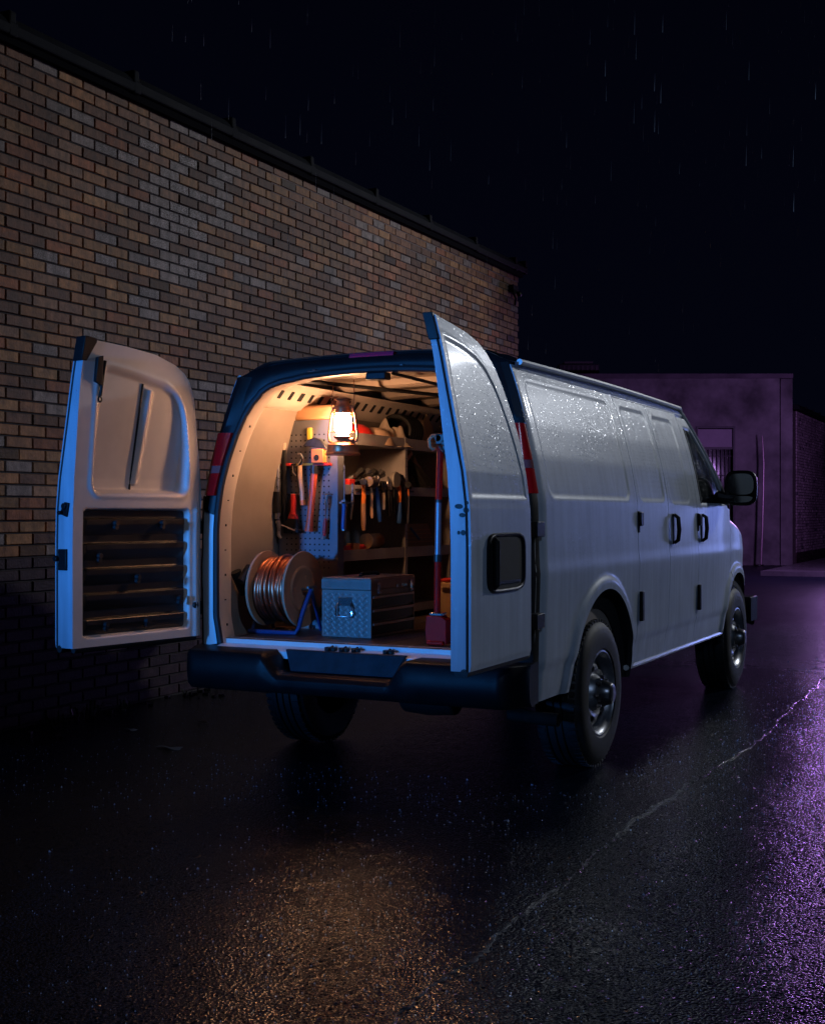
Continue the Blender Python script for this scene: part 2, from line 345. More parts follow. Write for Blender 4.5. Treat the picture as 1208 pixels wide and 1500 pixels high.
    # gutter rail (drip rail)
    pts = [(XC+side*(.795), y, 2.05+.012*math.sin((y+.9)/3.1*math.pi)) for y in np.linspace(-.82, 2.15, 60)]+[(XC+side*(float(S(1.36+(3.02-y)/1.17))-.004), y, 1.36+(3.03-y)/1.17) for y in np.linspace(2.25, 2.98, 24)]
    m = MB(); m.tube(pts, .015, 8); m.build('drip_rail', PAINT2, van)
    # hinges on the side doors
    if side > 0:
        for (y, z) in ((.64, 1.30), (2.03, 1.29)):
            m = MB(); m.bx(XC+.948, XC+.966, y-.008, y+.050, z-.040, z+.040); m.bx(XC+.945, XC+.957, y-.016, y+.008, z-.078, z+.045); m.build('door_hinge', BLACKP, d1 if y < 1 else d3, bevel=.006)
        for (y, z) in ((.665, .80), (2.03, .77)):
            m = MB(); m.bx(XC+.950, XC+.972, y-.022, y+.014, z-.085, z+.085)
            for q in (-.07, -.035, 0, .035, .07): m.cyl((XC+.955, y+.018, z+q-.012), (XC+.955, y+.018, z+q+.012), .013, n=10)
            m.build('door_hinge', BLACKP, d1 if y < 1 else d3, bevel=.004)
        for y, par in ((1.395, d2), (2.13, d3)):
            m = MB(); x0 = XC+.951
            pr = [(x0+.004, y, 1.145), (x0+.030, y, 1.165), (x0+.036, y, 1.23), (x0+.030, y, 1.305), (x0+.004, y, 1.325)]
            m.tube(pr, [.010, .013, .014, .013, .010], 10); m.box((x0+.001, y, 1.235), (.010, .040, .19)); m.cyl((x0+.03, y, 1.175), (x0+.040, y, 1.175), .011, n=12)
            m.build('door_handle', BLACKP, par, bevel=.003)
    else:
        m = MB(); m.box((XC-.955, 2.13, 1.235), (.03, .05, .2)); m.build('door_handle', BLACKP, d3, bevel=.008)
# inner shell behind the seams
m = MB()
for side in (1, -1):
    zs = np.linspace(.66, 2.02, 40)
    for y0, y1 in ((.58, 2.9),):
        ys = np.linspace(y0, y1, 20)
        P = np.array([[(XC+side*(float(S(z))-.024), min(y, float(apill(np.array(z)))-.03), z) for z in zs] for y in ys]); m.grid(P)
    zs = np.linspace(.45, .66, 6); ys = np.linspace(.545, 2.82, 8); m.grid(np.array([[(XC+side*(float(S(z))-.026), y, z) for z in zs] for y in ys]))
m.build('door_frame', DARK, van, fixn=False, split=True)
# roof
t = np.linspace(-1, 1, 49); ys = np.linspace(-.90, 2.25, 64)
def roofz(t_, y):
    a = np.abs(t_); z = 2.14-.03*a**2-.06*ss(a, .72, 1.0)**1.2-.0*a
    z = z+.006*np.cos(np.clip((t_+1)*6*math.pi, 0, 99))*(1-ss(a, .6, .8))*ss(y, -.7, -.5)*(1-ss(y, 1.9, 2.2))
    return z-.02*ss(y, 1.5, 2.3)
Tg, Yg = np.meshgrid(t, ys, indexing='ij'); Yg = Yg+0.0
Yg = np.where(Yg < -.89, -.93+lean(2.10), Yg); Zr = roofz(Tg, Yg)
Pm = np.stack([XC+Tg*.785, Yg, Zr], -1); e0 = Pm[0].copy(); e1 = Pm[-1].copy(); e0[:, 0] = XC-.782; e1[:, 0] = XC+.782; e0[:, 2] = 1.985; e1[:, 2] = 1.985
m = MB(); m.grid(np.concatenate([e0[None], Pm, e1[None]])); m.build('roof', PAINT, van, ang=60)
# windscreen, hood, nose
a = np.linspace(0, 1, 18); b = np.linspace(-1, 1, 25); A_, B_ = np.meshgrid(a, b, indexing='ij')
m = MB(); m.grid(np.stack([XC+B_*(.77*(1-A_)+.84*A_), (2.24+.12*(1-B_**2))*(1-A_)+(2.98+.26*(1-B_**2))*A_, (2.09-.05*B_**2)*(1-A_)+1.375*A_], -1)); m.build('windscreen', GLASS, van)
ys = np.linspace(2.95, 4.12, 30); B2, Y2 = np.meshgrid(b, ys, indexing='ij')
Zt = 1.36-.19*ss(Y2, 3.1, 4.0)-.22*ss(Y2, 3.85, 4.14)+.03*(1-B2**2)
m = MB(); m.grid(np.stack([XC+B2*(side_x(Y2, 1.2)-.088), Y2, Zt], -1)); m.build('hood', PAINT, van, ang=60)
m = MB(); zz = np.linspace(.5, .965, 12); B3, Z3 = np.meshgrid(b, zz, indexing='ij')
m.grid(np.stack([XC+B3*.80, 4.12+.10*(1-B3**2)+0*Z3, Z3], -1)); m.build('grille', BLACKP, van)
for s_ in (-1, 1):
    m = MB(); m.box((XC+s_*.62, 4.17, .86), (.26, .06, .18)); m.build('headlight', GLASS, van, bevel=.02)
m = MB(); pts = [(XC+x, 4.22+.08*(1-(x/.9)**2)-.25*max(0, abs(x)-.84)/.1, 0) for x in np.linspace(-.93, .93, 31)]
P = []
for (x, y, z) in pts: P.append([(x, y-.08, .66), (x, y, .65), (x, y+.02, .55), (x, y, .44), (x, y-.08, .43)])
m.grid(np.array(P)); m.bx(XC+.80, XC+.93, 3.86, 4.12, .46, .66); m.bx(XC-.93, XC-.80, 3.86, 4.12, .46, .66); m.build('front_bumper', BUMPERM, van, bevel=.01)
# side mirror
for side in (1, -1):
    mx, my, mz = XC+side*1.075, 2.80, 1.515
    m = MB(); prof = []
    a_ = np.linspace(0, 2*math.pi, 28, endpoint=False); sup = lambda c: np.sign(c)*abs(c)**.55
    for dy, k in ((-.035, .90), (-.03, .97), (-.01, 1.0), (.04, .95), (.075, .80), (.09, .5), (.095, .05)):
        prof.append([(mx+.115*k*sup(math.cos(q)), my+dy, mz+.128*k*sup(math.sin(q))) for q in a_]+[(mx+.115*k*sup(1), my+dy, mz)])
    m.grid(np.array(prof)); m.grid(np.array([prof[0], [(mx+.8*(p[0]-mx), my-.02, mz+.8*(p[2]-mz)) for p in prof[0]]])); mir = m.build('side_mirror', BLACKP, van, ang=60)
    m = MB(); fl = [(mx+.093*sup(math.cos(q)), my-.028, mz+.03+.078*sup(math.sin(q))) for q in a_]; m.add(fl, [tuple(range(28))])
    fl = [(mx+.09*sup(math.cos(q)), my-.028, mz-.082+.024*sup(math.sin(q))) for q in a_]; m.add(fl, [tuple(range(28))]); m.build('mirror_glass', mat('mirror_glass', (.28, .30, .30), .12, metal=1), mir, smooth=False)
    m = MB(); m.tube([(XC+side*.90, my-.02, 1.45), (XC+side*.97, my+.0, 1.44), (mx, my+.03, 1.44)], [.055, .04, .045], 10); m.tube([(XC+side*.91, my-.05, 1.41), (XC+side*.92, my+.07, 1.41), (XC+side*.90, my+.06, 1.53), (XC+side*.905, my-.03, 1.45)], .018, 8, closed=True); m.build('mirror_arm', BLACKP, mir)
# ------------------------------------------------ rear frame
def outer_pts():
    pts = [(float(side_x(-.93, z)), z) for z in np.linspace(.64, 2.03, 40)]
    pts += [(.785, 2.05), (.765, 2.075), (.72, 2.094), (.65, 2.107)]+[(x, 2.14-.03*(x/.785)**2-.006) for x in np.linspace(.55, 0, 12)]
    return pts
def inner_x(z): return np.interp(z, [.6, .68, .80, 1.25, 1.45, 1.6, 1.73, 1.83, 1.90, 1.95], [.775, .79, .815, .815, .80, .775, .74, .70, .655, .60])
def inner_pts():
    pts = [(float(inner_x(z)), z) for z in np.linspace(.66, 1.93, 40)]+[(.60, 1.955), (.55, 1.985), (.48, 2.005), (.40, 2.015)]+[(x, 2.02+.022*(1-(x/.4)**2)) for x in np.linspace(.36, 0, 12)]
    return pts
O, I = outer_pts(), inner_pts(); assert len(O) == len(I)
def rear_ring(i, f, dy=0.0):
    (xo, zo), (xi, zi) = O[i], I[i]
    x = xo+(xi-xo)*f; z = zo+(zi-zo)*f
    yo = -.93 if zo < 2.0 else -.93+float(lean(zo))
    return x, z
def ring_rows(fr, ys_):
    rows = []
    for s_ in (1, -1):
        R_ = []
        for i in range(len(O)):
            col = []
            for f, dy in zip(fr, ys_):
                x, z = rear_ring(i, f); top = float(ss(O[i][1], 1.9, 2.1)); yl = -.985+float(lean(z))*.95
                col.append((XC+s_*x, ((-.93+.4*float(lean(z)))*(1-top)+(-.93+float(lean(2.1)))*top if dy is None else yl+dy), z))
            R_.append(col)
        rows.append(R_)
    return rows
def ringpart(name, fr, ys_, m_, sel=None, **k):
    m = MB()
    for R_ in ring_rows(fr, ys_):
        A = np.array(R_)
        if sel: A = A[sel]
        m.grid(A)
    return m.build(name, m_, van, split='jamb' in name, **k)
ringpart('rear_frame', [0, .12, .35, .62, .80], [None, .015, .0, .002, .012], BLACKP, slice(20, None), ang=60)
ringpart('rear_jamb', [0, .04, .35, .62, .80], [None, .02, .008, .006, .014], PAINT2, slice(0, 21), ang=60)
# rubber door seal + inner cream jamb
for s_ in (1, -1): pass
pts = [(XC+x, -.985+float(lean(z))*.95+.0, z) for x, z in [rear_ring(i, .90) for i in range(len(O))]]
pl = [(2*XC-p[0], p[1], p[2]) for p in pts]
m = MB(); m.tube(pts+pl[::-1][1:], .017, 8); m.build('door_seal', RUBBER, van)
ringpart('inner_jamb', [.86, .97, 1.0, 1.0, .93], [.012, .006, .02, .10, .13], CREAM, ang=50)
m = MB()
for s_ in (1, -1):
    for z in np.arange(.75, 1.9, .13):
        m.box((XC+s_*(float(inner_x(z))-.001), -.92+float(lean(z)), z), (.004, .010, .012 if int(z*100) % 2 else .006))
m.build('jamb_hole', DARK, van, split=True, fixn=False)
# sill: painted threshold with striker
m = MB(); P = []
for x in np.linspace(-.80, .80, 30):
    P.append([(XC+x, -1.035, .605), (XC+x, -1.035, .640), (XC+x, -1.005, .652), (XC+x, -.96, .660), (XC+x, -.955, .682), (XC+x, -.90, .686)])
m.grid(np.array(P)); thr = m.build('rear_sill', PAINT2, van, ang=40)
m = MB()
for x, w_ in ((-.02, .06), (.055, .05), (.12, .04), (.30, .05)):
    m.box((XC-.11+x, -1.0, .662), (w_, .03, .02)); m.cyl((XC-.11+x, -1.03, .66), (XC-.11+x, -.98, .672), .008, n=8)
m.build('door_striker', BLACKP, thr, bevel=.003, split=True)
# header moulding and high brake light
m = MB(); P = []
for x in np.linspace(-.70, .70, 50):
    z = 2.14-.03*(x/.785)**2-.07*float(ss(abs(x), .60, .80)); y = -.93+float(lean(2.1))
    P.append([(XC+x, y+.03, z+.004), (XC+x, y-.012, z+.002), (XC+x, y-.022, z-.018), (XC+x, y-.016, z-.040), (XC+x, y+.01, z-.044)])
m.grid(np.array(P)); hd = m.build('header_moulding', BLACKP, van, ang=50)
m = MB(); P = []
for x in np.linspace(-.125, .125, 12): P.append([(XC+x, -.79, 2.146), (XC+x, -.818, 2.143), (XC+x, -.828, 2.122), (XC+x, -.822, 2.101), (XC+x, -.79, 2.098)])
m.grid(np.array(P)); m.bx(XC-.125, XC+.125, -.815, -.77, 2.10, 2.142); m.build('high_brake_light', mat('brake_lens_dim', (.80, .03, .09), .3, coat=.3), hd)
m = MB()
for x in (-.30, .20): m.bx(XC+x-.05, XC+x+.03, -.862, -.845, 2.052, 2.062); m.bx(XC+x-.02, XC+x, -.866, -.845, 2.048, 2.068)
m.build('header_latch', CHROME, hd, bevel=.002, split=True)
m = MB(); m.bx(XC-.01, XC+.10, -.865, -.80, 1.998, 2.035); m.build('roof_latch_box', BLACKP, van, bevel=.006)
# tail lights
for side in (1, -1):
    def lens(z0, z1, name, m_, par):
        m = MB(); zs = np.linspace(z0, z1, 20); P = []
        for z in zs:
            xo = float(side_x(-.93, z)); l = float(lean(z))*.9
            P.append([(XC+side*(xo+.000), -.868, z), (XC+side*(xo+.006), -.875, z), (XC+side*(xo+.004), -.93, z), (XC+side*(xo-.012), -.975+l*.4, z), (XC+side*(xo-.045), -1.005+l*.8, z), (XC+side*(xo-.088), -1.008+l, z), (XC+side*(xo-.09), -.96+l, z)])
        P = np.array(P); m.grid(P)
        for e in (0, -1): m.add(P[e].tolist(), [tuple(range(7))])
        return m.build(name, m_, par, ang=50)
    tl = lens(1.425, 1.541, 'tail_light', RED, van); lens(1.542, 1.580, 'reversing_lens', CLEAR, tl); lens(1.581, 1.752, 'brake_lens', RED, tl)
    m = MB(); P = []
    for z in np.linspace(1.754, 2.045, 14):
        xo = float(side_x(-.93, z)); l = float(lean(z))
        P.append([(XC+side*(xo+.006), -.885+l*.4, z), (XC+side*(xo+.008), -.936+l*.4, z), (XC+side*(xo-.028), -.960+l*.5, z), (XC+side*(xo-.07), -.99+l, z), (XC+side*(xo-.12), -.98+l, z)])
    m.grid(np.array(P)); m.build('corner_trim_gap_shade', BLACKP, van)
    m = MB(); P = []  # dark strip stands for the shade in the door hinge gap
    for z in np.linspace(.645, 1.423, 20):
        xo = float(side_x(-.93, z)); P.append([(XC+side*(xo+.001), -.920, z), (XC+side*(xo+.002), -.94, z), (XC+side*(xo-.008), -.975, z), (XC+side*(xo-.03), -.99, z)]+([(XC+side*(xo-.13), -1.002, z)] if side > 0 else []))
    m.grid(np.array(P)); m.build('corner_trim_gap_shade', BLACKP, van)
# ------------------------------------------------ rear bumper with step
m = MB(); P = []
for x in np.concatenate([np.linspace(-.935, -.87, 9), np.linspace(-.85, .85, 87), np.linspace(.87, .935, 9)]):
    st = 1-float(ss(abs(x+.03), .30, .40)); zt = .648-.10*st; e = float(ss(abs(x), .82, .935)); yb = -1.185+.15*e**2-.012*(1-st)
    P.append([(XC+x, -.93, zt), (XC+x, yb+.05+.015*e, zt), (XC+x, yb+.018, zt-.006), (XC+x, yb, zt-.028), (XC+x, yb-.006*(1-st), (zt+.44)/2), (XC+x, yb+.004, .475), (XC+x, yb+.03, .450), (XC+x, -.98, .445)])
P = np.array(P); m.grid(P)
for e in (0, -1): m.add(P[e].tolist(), [tuple(range(8))])
for s_ in (1, -1): m.box((XC+s_*.905, -.97, .548), (.05, .10, .19))
rb = m.build('rear_bumper', BUMPERM, van, ang=38, bevel=.004)
m = MB(); m.add([(XC-.36, -1.055, .655), (XC+.31, -1.055, .655), (XC+.26, -1.09, .552), (XC-.31, -1.09, .552), (XC-.36, -1.03, .655), (XC+.31, -1.03, .655), (XC+.26, -1.06, .552), (XC-.31, -1.06, .552)], [(0, 1, 2, 3), (4, 5, 6, 7), (0, 1, 5, 4), (1, 2, 6, 5), (2, 3, 7, 6), (3, 0, 4, 7)])
m.build('step_plate', mat('step_plate_paint', (.012, .018, .026), .5, spec=.2, var=.4, vscale=14), rb, bevel=.004)
m = MB(); m.bx(XC-.665, XC-.655, -1.20, -1.185, .545, .575); m.build('reflector', CHROME, rb)
# ------------------------------------------------ underbody
m = MB(); m.bx(XC-.60, XC+.60, -.9, 3.9, .43, .60); m.bx(XC-.86, XC+.86, .62, 2.75, .455, .60); m.bx(XC-.78, XC+.78, -.98, -.55, .47, .62)
m.cyl((XC-.80, 0, .385), (XC+.80, 0, .385), .045, n=14); m.lathe([(.001, -.14), (.08, -.13), (.125, -.04), (.13, .05), (.08, .13), (.001, .14)], (XC+.05, 0, .385), 'y', 20)
m.cyl((XC-.8, 3.335, .385), (XC+.8, 3.335, .385), .04, n=12)
m.lathe([(.001, -.16), (.09, -.14), (.10, 0), (.09, .14), (.001, .16)], (XC+.30, -.75, .43), 'x', 24, sy=1.0)
for s_ in (1, -1): m.bx(XC+s_*.50-.03, XC+s_*.50+.03, -.8, .8, .44, .50)
m.build('underbody', mat('underbody_dirt', (.004, .004, .004), .8, spec=.15, var=.3, vscale=10), van, bevel=.01)
m = MB(); m.tube([(XC+.45, .5, .40), (XC+.62, -.35, .38), (XC+.70, -.66, .36), (XC+.80, -.72, .352), (XC+.955, -.72, .348)], .032, 14, caps=False); m.tube([(XC+.955, -.72, .348), (XC+.70, -.72, .355)], .028, 14, caps=False); m.build('exhaust_pipe', mat('exhaust_steel', (.012, .010, .009), .8, spec=.08, var=.3, vscale=20), van)
# ------------------------------------------------ wheels
def wheel(xo, y, side, front=False):
    c = (xo, y, .385); w_ = .235
    m = MB(); Rr = .385
    prof = [(.222, 0), (.235, .012), (.285, .016), (.335, .010), (.362, -.004), (.378, -.022), (.3845, -.045), (.385, -.075), (.372, -.078), (.372, -.084), (.385, -.088), (.385, -.116), (.372, -.118), (.372, -.124), (.385, -.128), (.385, -.16), (.372, -.162), (.372, -.168), (.3845, -.172), (.378, -.21), (.35, -.232), (.28, -.235), (.222, -.23)]
    m.lathe([(r, side*h) for r, h in prof], c, 'x', 72)
    for k in range(60):                        # shoulder tread blocks
        an = 2*math.pi*k/60
        for hx, sk in ((-.034, .0), (-.198, .0)):
            M_ = Matrix.Rotation(-an, 3, 'X')
            p = Vector((xo+side*hx, y, .385))+M_ @ Vector((0, 0, .381)); m.box(p, (.040, .024, .014), M_)
    ty = m.build('wheel', TYRE, van, ang=32)
    m = MB()
    prof = [(.222, -.01), (.226, .006), (.218, .008), (.210, -.006), (.200, -.012), (.192, -.05), (.186, -.12), (.186, -.19)]
    m.lathe([(r, side*h) for r, h in prof], c, 'x', 64)
    # disc with oval hand holes
    nr, na = 15, 128; rad = np.linspace(.190, .062, nr)
    hgt = np.interp(rad, [.05, .075, .10, .13, .16, .19], [.004, .002, -.038, -.022, -.034, -.062]); A = np.linspace(0, 2*math.pi, na, endpoint=True)
    keep = np.ones((nr-1, na-1), bool)
    for i in range(nr-1):
        for j in range(na-1):
            rr = (rad[i]+rad[i+1])/2; aa = (A[j]+A[j+1])/2
            for k in range(8):
                d = (aa-2*math.pi*(k+.5)/8+math.pi) % (2*math.pi)-math.pi
                if (abs(d)*rr/.030)**2.4+(abs(rr-.147)/.022)**2.4 < 1: keep[i, j] = False
    P = np.array([[(xo+side*hgt[i], y+rad[i]*math.cos(a), .385+rad[i]*math.sin(a)) for a in A] for i in range(nr)]); m.grid(P, keep=keep)
    P2 = P.copy(); P2[:, :, 0] -= side*.006; m.grid(P2, keep=keep)
    rim = m.build('rim', STEELW, ty, ang=50, clean=True)
    m = MB(); m.lathe([(.070, side*.0), (.072, side*.018), (.062, side*.040), (.056, side*.062), (.046, side*.070), (.001, side*.071)], c, 'x', 32)
    for k in range(8):
        a = 2*math.pi*k/8; m.cyl((xo+side*.0, y+.083*math.cos(a), .385+.083*math.sin(a)), (xo+side*.022, y+.083*math.cos(a), .385+.083*math.sin(a)), .012, .010, 6)
    m.build('hub_cap', mat('hub_metal', (.20, .20, .21), .3, metal=.9), ty, ang=40)
    m = MB(); m.cyl((xo-side*.10, y, .385), (xo-side*.11, y, .385), .185, n=40); m.build('brake_drum', DARK, ty)
for side in (1, -1):
    wheel(XC+side*.928, 0, side); wheel(XC+side*.925, 3.335, side, True)
# ------------------------------------------------ rear doors
ZB = .700
def rear_door(side, H, du, T, WD, ztop):
    du = Vector((du[0], du[1], 0)).normalized(); nn = Vector((du[1]*-1, du[0], 0))  # perpendicular
    if nn.x*side < 0: nn = -nn
    def W(u, z, w_): p = Vector((H[0], H[1], 0))+du*u-nn*(w_+float(lean(z))); return (p.x, p.y, z)
    us = np.concatenate([np.linspace(0, .22, 46)[:-1], np.linspace(.22, WD, 62)]); t = np.linspace(0, 1, 230)
    def surf(wf, ins=0.0, keepf=None, mb=None, zb=ZB):
        P = np.zeros((len(us), len(t), 3)); keep = np.ones((len(us)-1, len(t)-1), bool)
        for i, u in enumerate(us):
            uu = ins+u*(WD-2*ins)/WD; zt = float(ztop(u))-ins
            for j, tt in enumerate(t):
                z = (zb+ins)*(1-tt)+zt*tt; P[i, j] = W(uu, z, wf(uu, z))
        if keepf:
            for i in range(len(us)-1):
                for j in range(len(t)-1):
                    uu = (us[i]+us[i+1])/2; tt = (t[j]+t[j+1])/2; z = (zb+ins)*(1-tt)+(float(ztop(us[i]))-ins)*tt
                    keep[i, j] = keepf(uu, z)
        mb.grid(P, keep=keep); return P
    # outer skin: blank panel emboss
    def sd_up(u, z):                            # blank outline follows the door shape
        zt = float(ztop(max(0, u-.055)))-.075; a = max(.055-u, u-(WD-.03), 1.40-z, z-zt); return a
    def wout(u, z):
        d = sd_up(u, z); e = .004*(1-float(ss(d, -.014, .006)))-.001*math.exp(-(d-.012)**2/(2*.006**2))
        e += .012*float(ss(.02-u, 0, .02))+.004*float(ss(abs(z-1.09), .03, 0))*0
        e += .009*(1-float(ss(z, .70, .73)))*.6
        if abs(u-.245) < .19 and abs(z-1.05) < .20: e += .0
        return e
    m = MB(); P = surf(wout, 0, None, m)
    # edge walls
    def edge(idx, w0=.006, w1=T):
        A = []
        for (u, z) in idx: A.append([W(u, z, w0), W(u, z, w0+.01), W(u, z, w1-.012), W(u+(.01 if u < WD/2 else -.01), z, w1)])
        m.grid(np.array(A))
    shell = m
    top = [(float(us[i]), float(ztop(us[i]))) for i in range(len(us))]; bot = [(float(u), ZB) for u in us]
    hin = [(0.0, float(z)) for z in np.linspace(ZB, 1.43, 40)]; free = [(WD, float(z)) for z in np.linspace(ZB, float(ztop(WD)), 60)]
    Tz = lambda z: T*(1-.45*float(ss(z, 1.3, 2.05)))
    for idx in (top, bot, hin, free):
        A = []
        for (u, z) in idx: A.append([W(u, z, wout(u, z)), W(u, z, .018), W(u, z, Tz(z)*.85), W(u, z, Tz(z))])
        m.grid(np.array(A))
    d = m.build('rear_door', PAINT, van, ang=42)
    # outer rolled flange seal (dark line just inside the skin on the free side)
    m = MB(); m.tube([W(WD-.001, z, .016) for _, z in free], .006, 6); m.build('edge_seal', RUBBER, d)
    # inner panel
    def sd_win(u, z):
        zt = min(float(ztop(max(0, u-.05)))-.10, 2.035-.13*(1-u/WD)**1.5); a_, b_, c_2, d_ = .10-u, u-(WD-.11), 1.425-z, z-zt; r_ = .05
        ax, az = max(a_, b_)+r_, max(c_2, d_)+r_; return min(max(ax, az), 0)+math.hypot(max(ax, 0), max(az, 0))-r_
    def sd_low(u, z): return float(rrect(u, z, .075, WD-.06, .742, 1.355, .03))
    def win(u, z):
        b = Tz(z)
        dw = sd_win(u, z); b -= (Tz(z)-.056)*(1-float(ss(dw, -.028, .0)))
        b += .006*math.exp(-(dw-.012)**2/(2*.008**2))
        if dw < -.05: b += .020*math.exp(-((u-.40-(z-1.7)*-.05)/.014)**2/2)*float(ss(z, 1.44, 1.46))
        dl = sd_low(u, z); b -= .050*(1-float(ss(dl, -.018, .002)))
        b += .010*math.exp(-((u-.035)/.010)**2/2)*(1 if z < 1.35 else 0)-.012*float(ss(.03-u, 0, .03))
        return b
    m = MB(); surf(win, .0, None, m); ip = m.build('inner_panel', mat('door_inner_paint', (.78, .73, .69), .48, coat=.12, var=.08, vscale=5), d, ang=60)
    # rib shadow slot beside the window rib
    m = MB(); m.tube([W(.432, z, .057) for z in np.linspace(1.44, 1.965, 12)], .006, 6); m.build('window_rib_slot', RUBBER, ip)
    # ribbed plastic lower trim
    zs = np.linspace(.750, 1.347, 150); u2 = np.linspace(.083, WD-.068, 30)
    def rib(z):
        p = ((z-.750)/.1195) % 1.0; return .030*(p/.42)**.8 if p < .42 else (.030 if p < .62 else .030*(1-ss(p, .62, .70))) if p < .70 else .0
    P = np.array([[W(u, z, T-.034+float(rib(z))*.80*float(ss(min(u-.083, WD-.068-u), -.001, .012))) for z in zs] for u in u2])
    m = MB(); m.grid(P)
    tr = m.build('ribbed_trim', mat('ribbed_trim_plastic', (.022, .020, .020), .36, var=.3, vscale=14, bump=.35, bscale=160), d, ang=30)
    m = MB()
    for u, z in ((.26, 1.285), (.56, 1.285), (.42, 1.02), (.14, .90), (.36, .80), (.62, .80), (.66, 1.13)):
        m.cyl(W(u, z, T-.012), W(u, z, T+.012), .014, .012, 12); m.cyl(W(u, z-.02, T-.012), W(u, z-.02, T+.006), .014, .012, 12)
    m.build('trim_clip', RUBBER, tr, split=True)
    # weather strip along the bottom and top corner
    m = MB(); m.tube([W(u, ZB-.006, .03) for u in np.linspace(.0, WD, 20)], .018, 8); m.tube([W(u, ZB-.008, T-.02) for u in np.linspace(.02, WD-.02, 20)], .016, 8)
    m.tube([W(u, float(ztop(u))+.004, .035) for u in np.linspace(.25, WD, 20)], .010, 6); m.build('weather_strip', RUBBER, d, split=True)
    m = MB(); u0 = WD; zt = float(ztop(WD))
    for k in range(1): m.prism([(u0-.02, zt-.10), (u0+.012, zt-.10), (u0+.012, zt+.012), (u0-.06, zt+.006), (u0-.06, zt-.012)], .008, Tz(2.1)+.004, lambda a, b, h: W(a, b, h))
    m.build('corner_latch', BLACKP, d, bevel=.003)
    m = MB()
    m.prism([(WD-.12, 1.93), (WD-.075, 1.95), (WD-.07, 2.06), (WD-.10, 2.07)], Tz(2)-.02, Tz(2)+.018, lambda a, b, h: W(a, b, h)); m.tube([W(WD-.07-.05, z, Tz(2)+.01) for z in (2.05, 1.97, 1.91, 1.885)], .008, 8)
    m.lathe([(.010, -.004), (.018, 0), (.010, .004)], W(WD-.12, 1.87, Tz(2)+.01), 'x', 14); m.build('door_catch', BLACKP, ip, bevel=.002)
    # latch hardware on the free edge face
    if side < 0:
        m = MB(); m.prism([(-.02, 1.065), (.035, 1.065), (.035, 1.165), (-.02, 1.165)], WD-.002, WD+.012, lambda a, b, h: W(h, b, .055+a)); m.cyl(W(WD+.01, 1.12, .03), W(WD+.03, 1.12, .03), .014, n=12); m.build('latch', BLACKP, d, bevel=.003)
        m = MB(); m.cyl(W(WD, 1.335, .06), W(WD+.035, 1.335, .06), .010, n=10); m.cyl(W(WD, 1.365, .075), W(WD+.02, 1.365, .075), .016, n=10); m.prism([(-.03, 1.33), (.02, 1.315), (.03, 1.38), (.0, 1.385)], WD, WD+.012, lambda a, b, h: W(h, b, .07+a)); m.build('latch', BLACKP, d, bevel=.002)
    else:
        m = MB()
        for wv, z, a_, b_ in ((.035, 1.36, .018, .010), (.07, 1.375, .008, .008), (.065, 1.345, .012, .012), (.048, 1.325, .014, .009), (.03, 1.255, .006, .008), (.05, 1.255, .011, .011)):
            m.prism([(a_*math.cos(q), b_*math.sin(q)) for q in np.linspace(0, 2*math.pi, 14, endpoint=False)], WD-.001, WD+.0025, lambda a, b, h, wv=wv, z=z: W(h, z+b, .078-wv+a+.004))
        m.build('latch', BLACKP, d)
    m = MB(); m.lathe([(.001, .012), (.018, .010), (.022, .0), (.022, -.01)], (0, 0, 0), 'x', 16); c0 = Vector(W(.035, .86, T-.002)); m.v = [tuple(Vector((p[0]*(1 if side < 0 else -1), p[1], p[2]))+c0) for p in m.v]; m.build('rubber_buffer', RUBBER, ip)
    # outside handle bezel
    m = MB(); uc, zc = .325, 1.126; ro = []; a_ = np.linspace(0, 2*math.pi, 40, endpoint=False); sup = lambda c: math.copysign(abs(c)**.35, c)
    rows = []
    for k, w_ in ((1.0, .008), (.99, -.010), (.96, -.014), (.91, -.013), (.88, -.008), (.87, -.005), (0.02, -.005)):
        rows.append([W(uc+.215*k*sup(math.cos(q)), zc+.125*k*sup(math.sin(q)), w_-float(0)) for q in list(a_)+[0]])
    m.grid(np.array(rows[:-1])); hb = m.build('handle_bezel', BLACKP if side > 0 else BLACKP, d, ang=50)
    m = MB(); m.tube([W(uc+.15, zc-.10, -.004), W(uc+.155, zc-.09, -.020), W(uc+.155, zc+.09, -.020), W(uc+.15, zc+.10, -.004)], .016, 10); m.prism([(uc-.15, zc-.090), (uc+.12, zc-.090), (uc+.12, zc-.078), (uc-.15, zc-.078)], .0, -.010, lambda a, b, h: W(a, b, h)); m.build('handle', BLACKP, hb)
    m = MB(); m.add(rows[-2][:-1], [tuple(range(40))]); m.build('bezel_recess', DARK, hb, smooth=False)
    # hinges between the door and the body
    for z in (.84, 1.26):
        m = MB(); m.box((XC+side*.945, -.985, z), (.045, .10, .07)); m.tube([W(-.012, z-.03, .03), W(-.012, z+.03, .03)], .012, 10); m.build('door_hinge', BLACKP, d, bevel=.004)
    return W
def smooth_interp(xs, zs):
    g = np.linspace(0, xs[-1], 400); v = np.interp(g, xs, zs); k = np.hanning(25); k /= k.sum(); v2 = np.convolve(np.pad(v, 12, mode='edge'), k, 'valid'); f_ = ss(g, .0, .03); v = v*(1-f_)+v2*f_
    return lambda u: np.interp(u, g, v)
WR = rear_door(1, (1.001, -1.105), (.012, -1), .088, .70, smooth_interp([0, .004, .014, .04, .075, .115, .16, .22, .30, .42, .56, .70], [1.48, 1.54, 1.62, 1.73, 1.82, 1.90, 1.965, 2.025, 2.07, 2.10, 2.118, 2.133]))
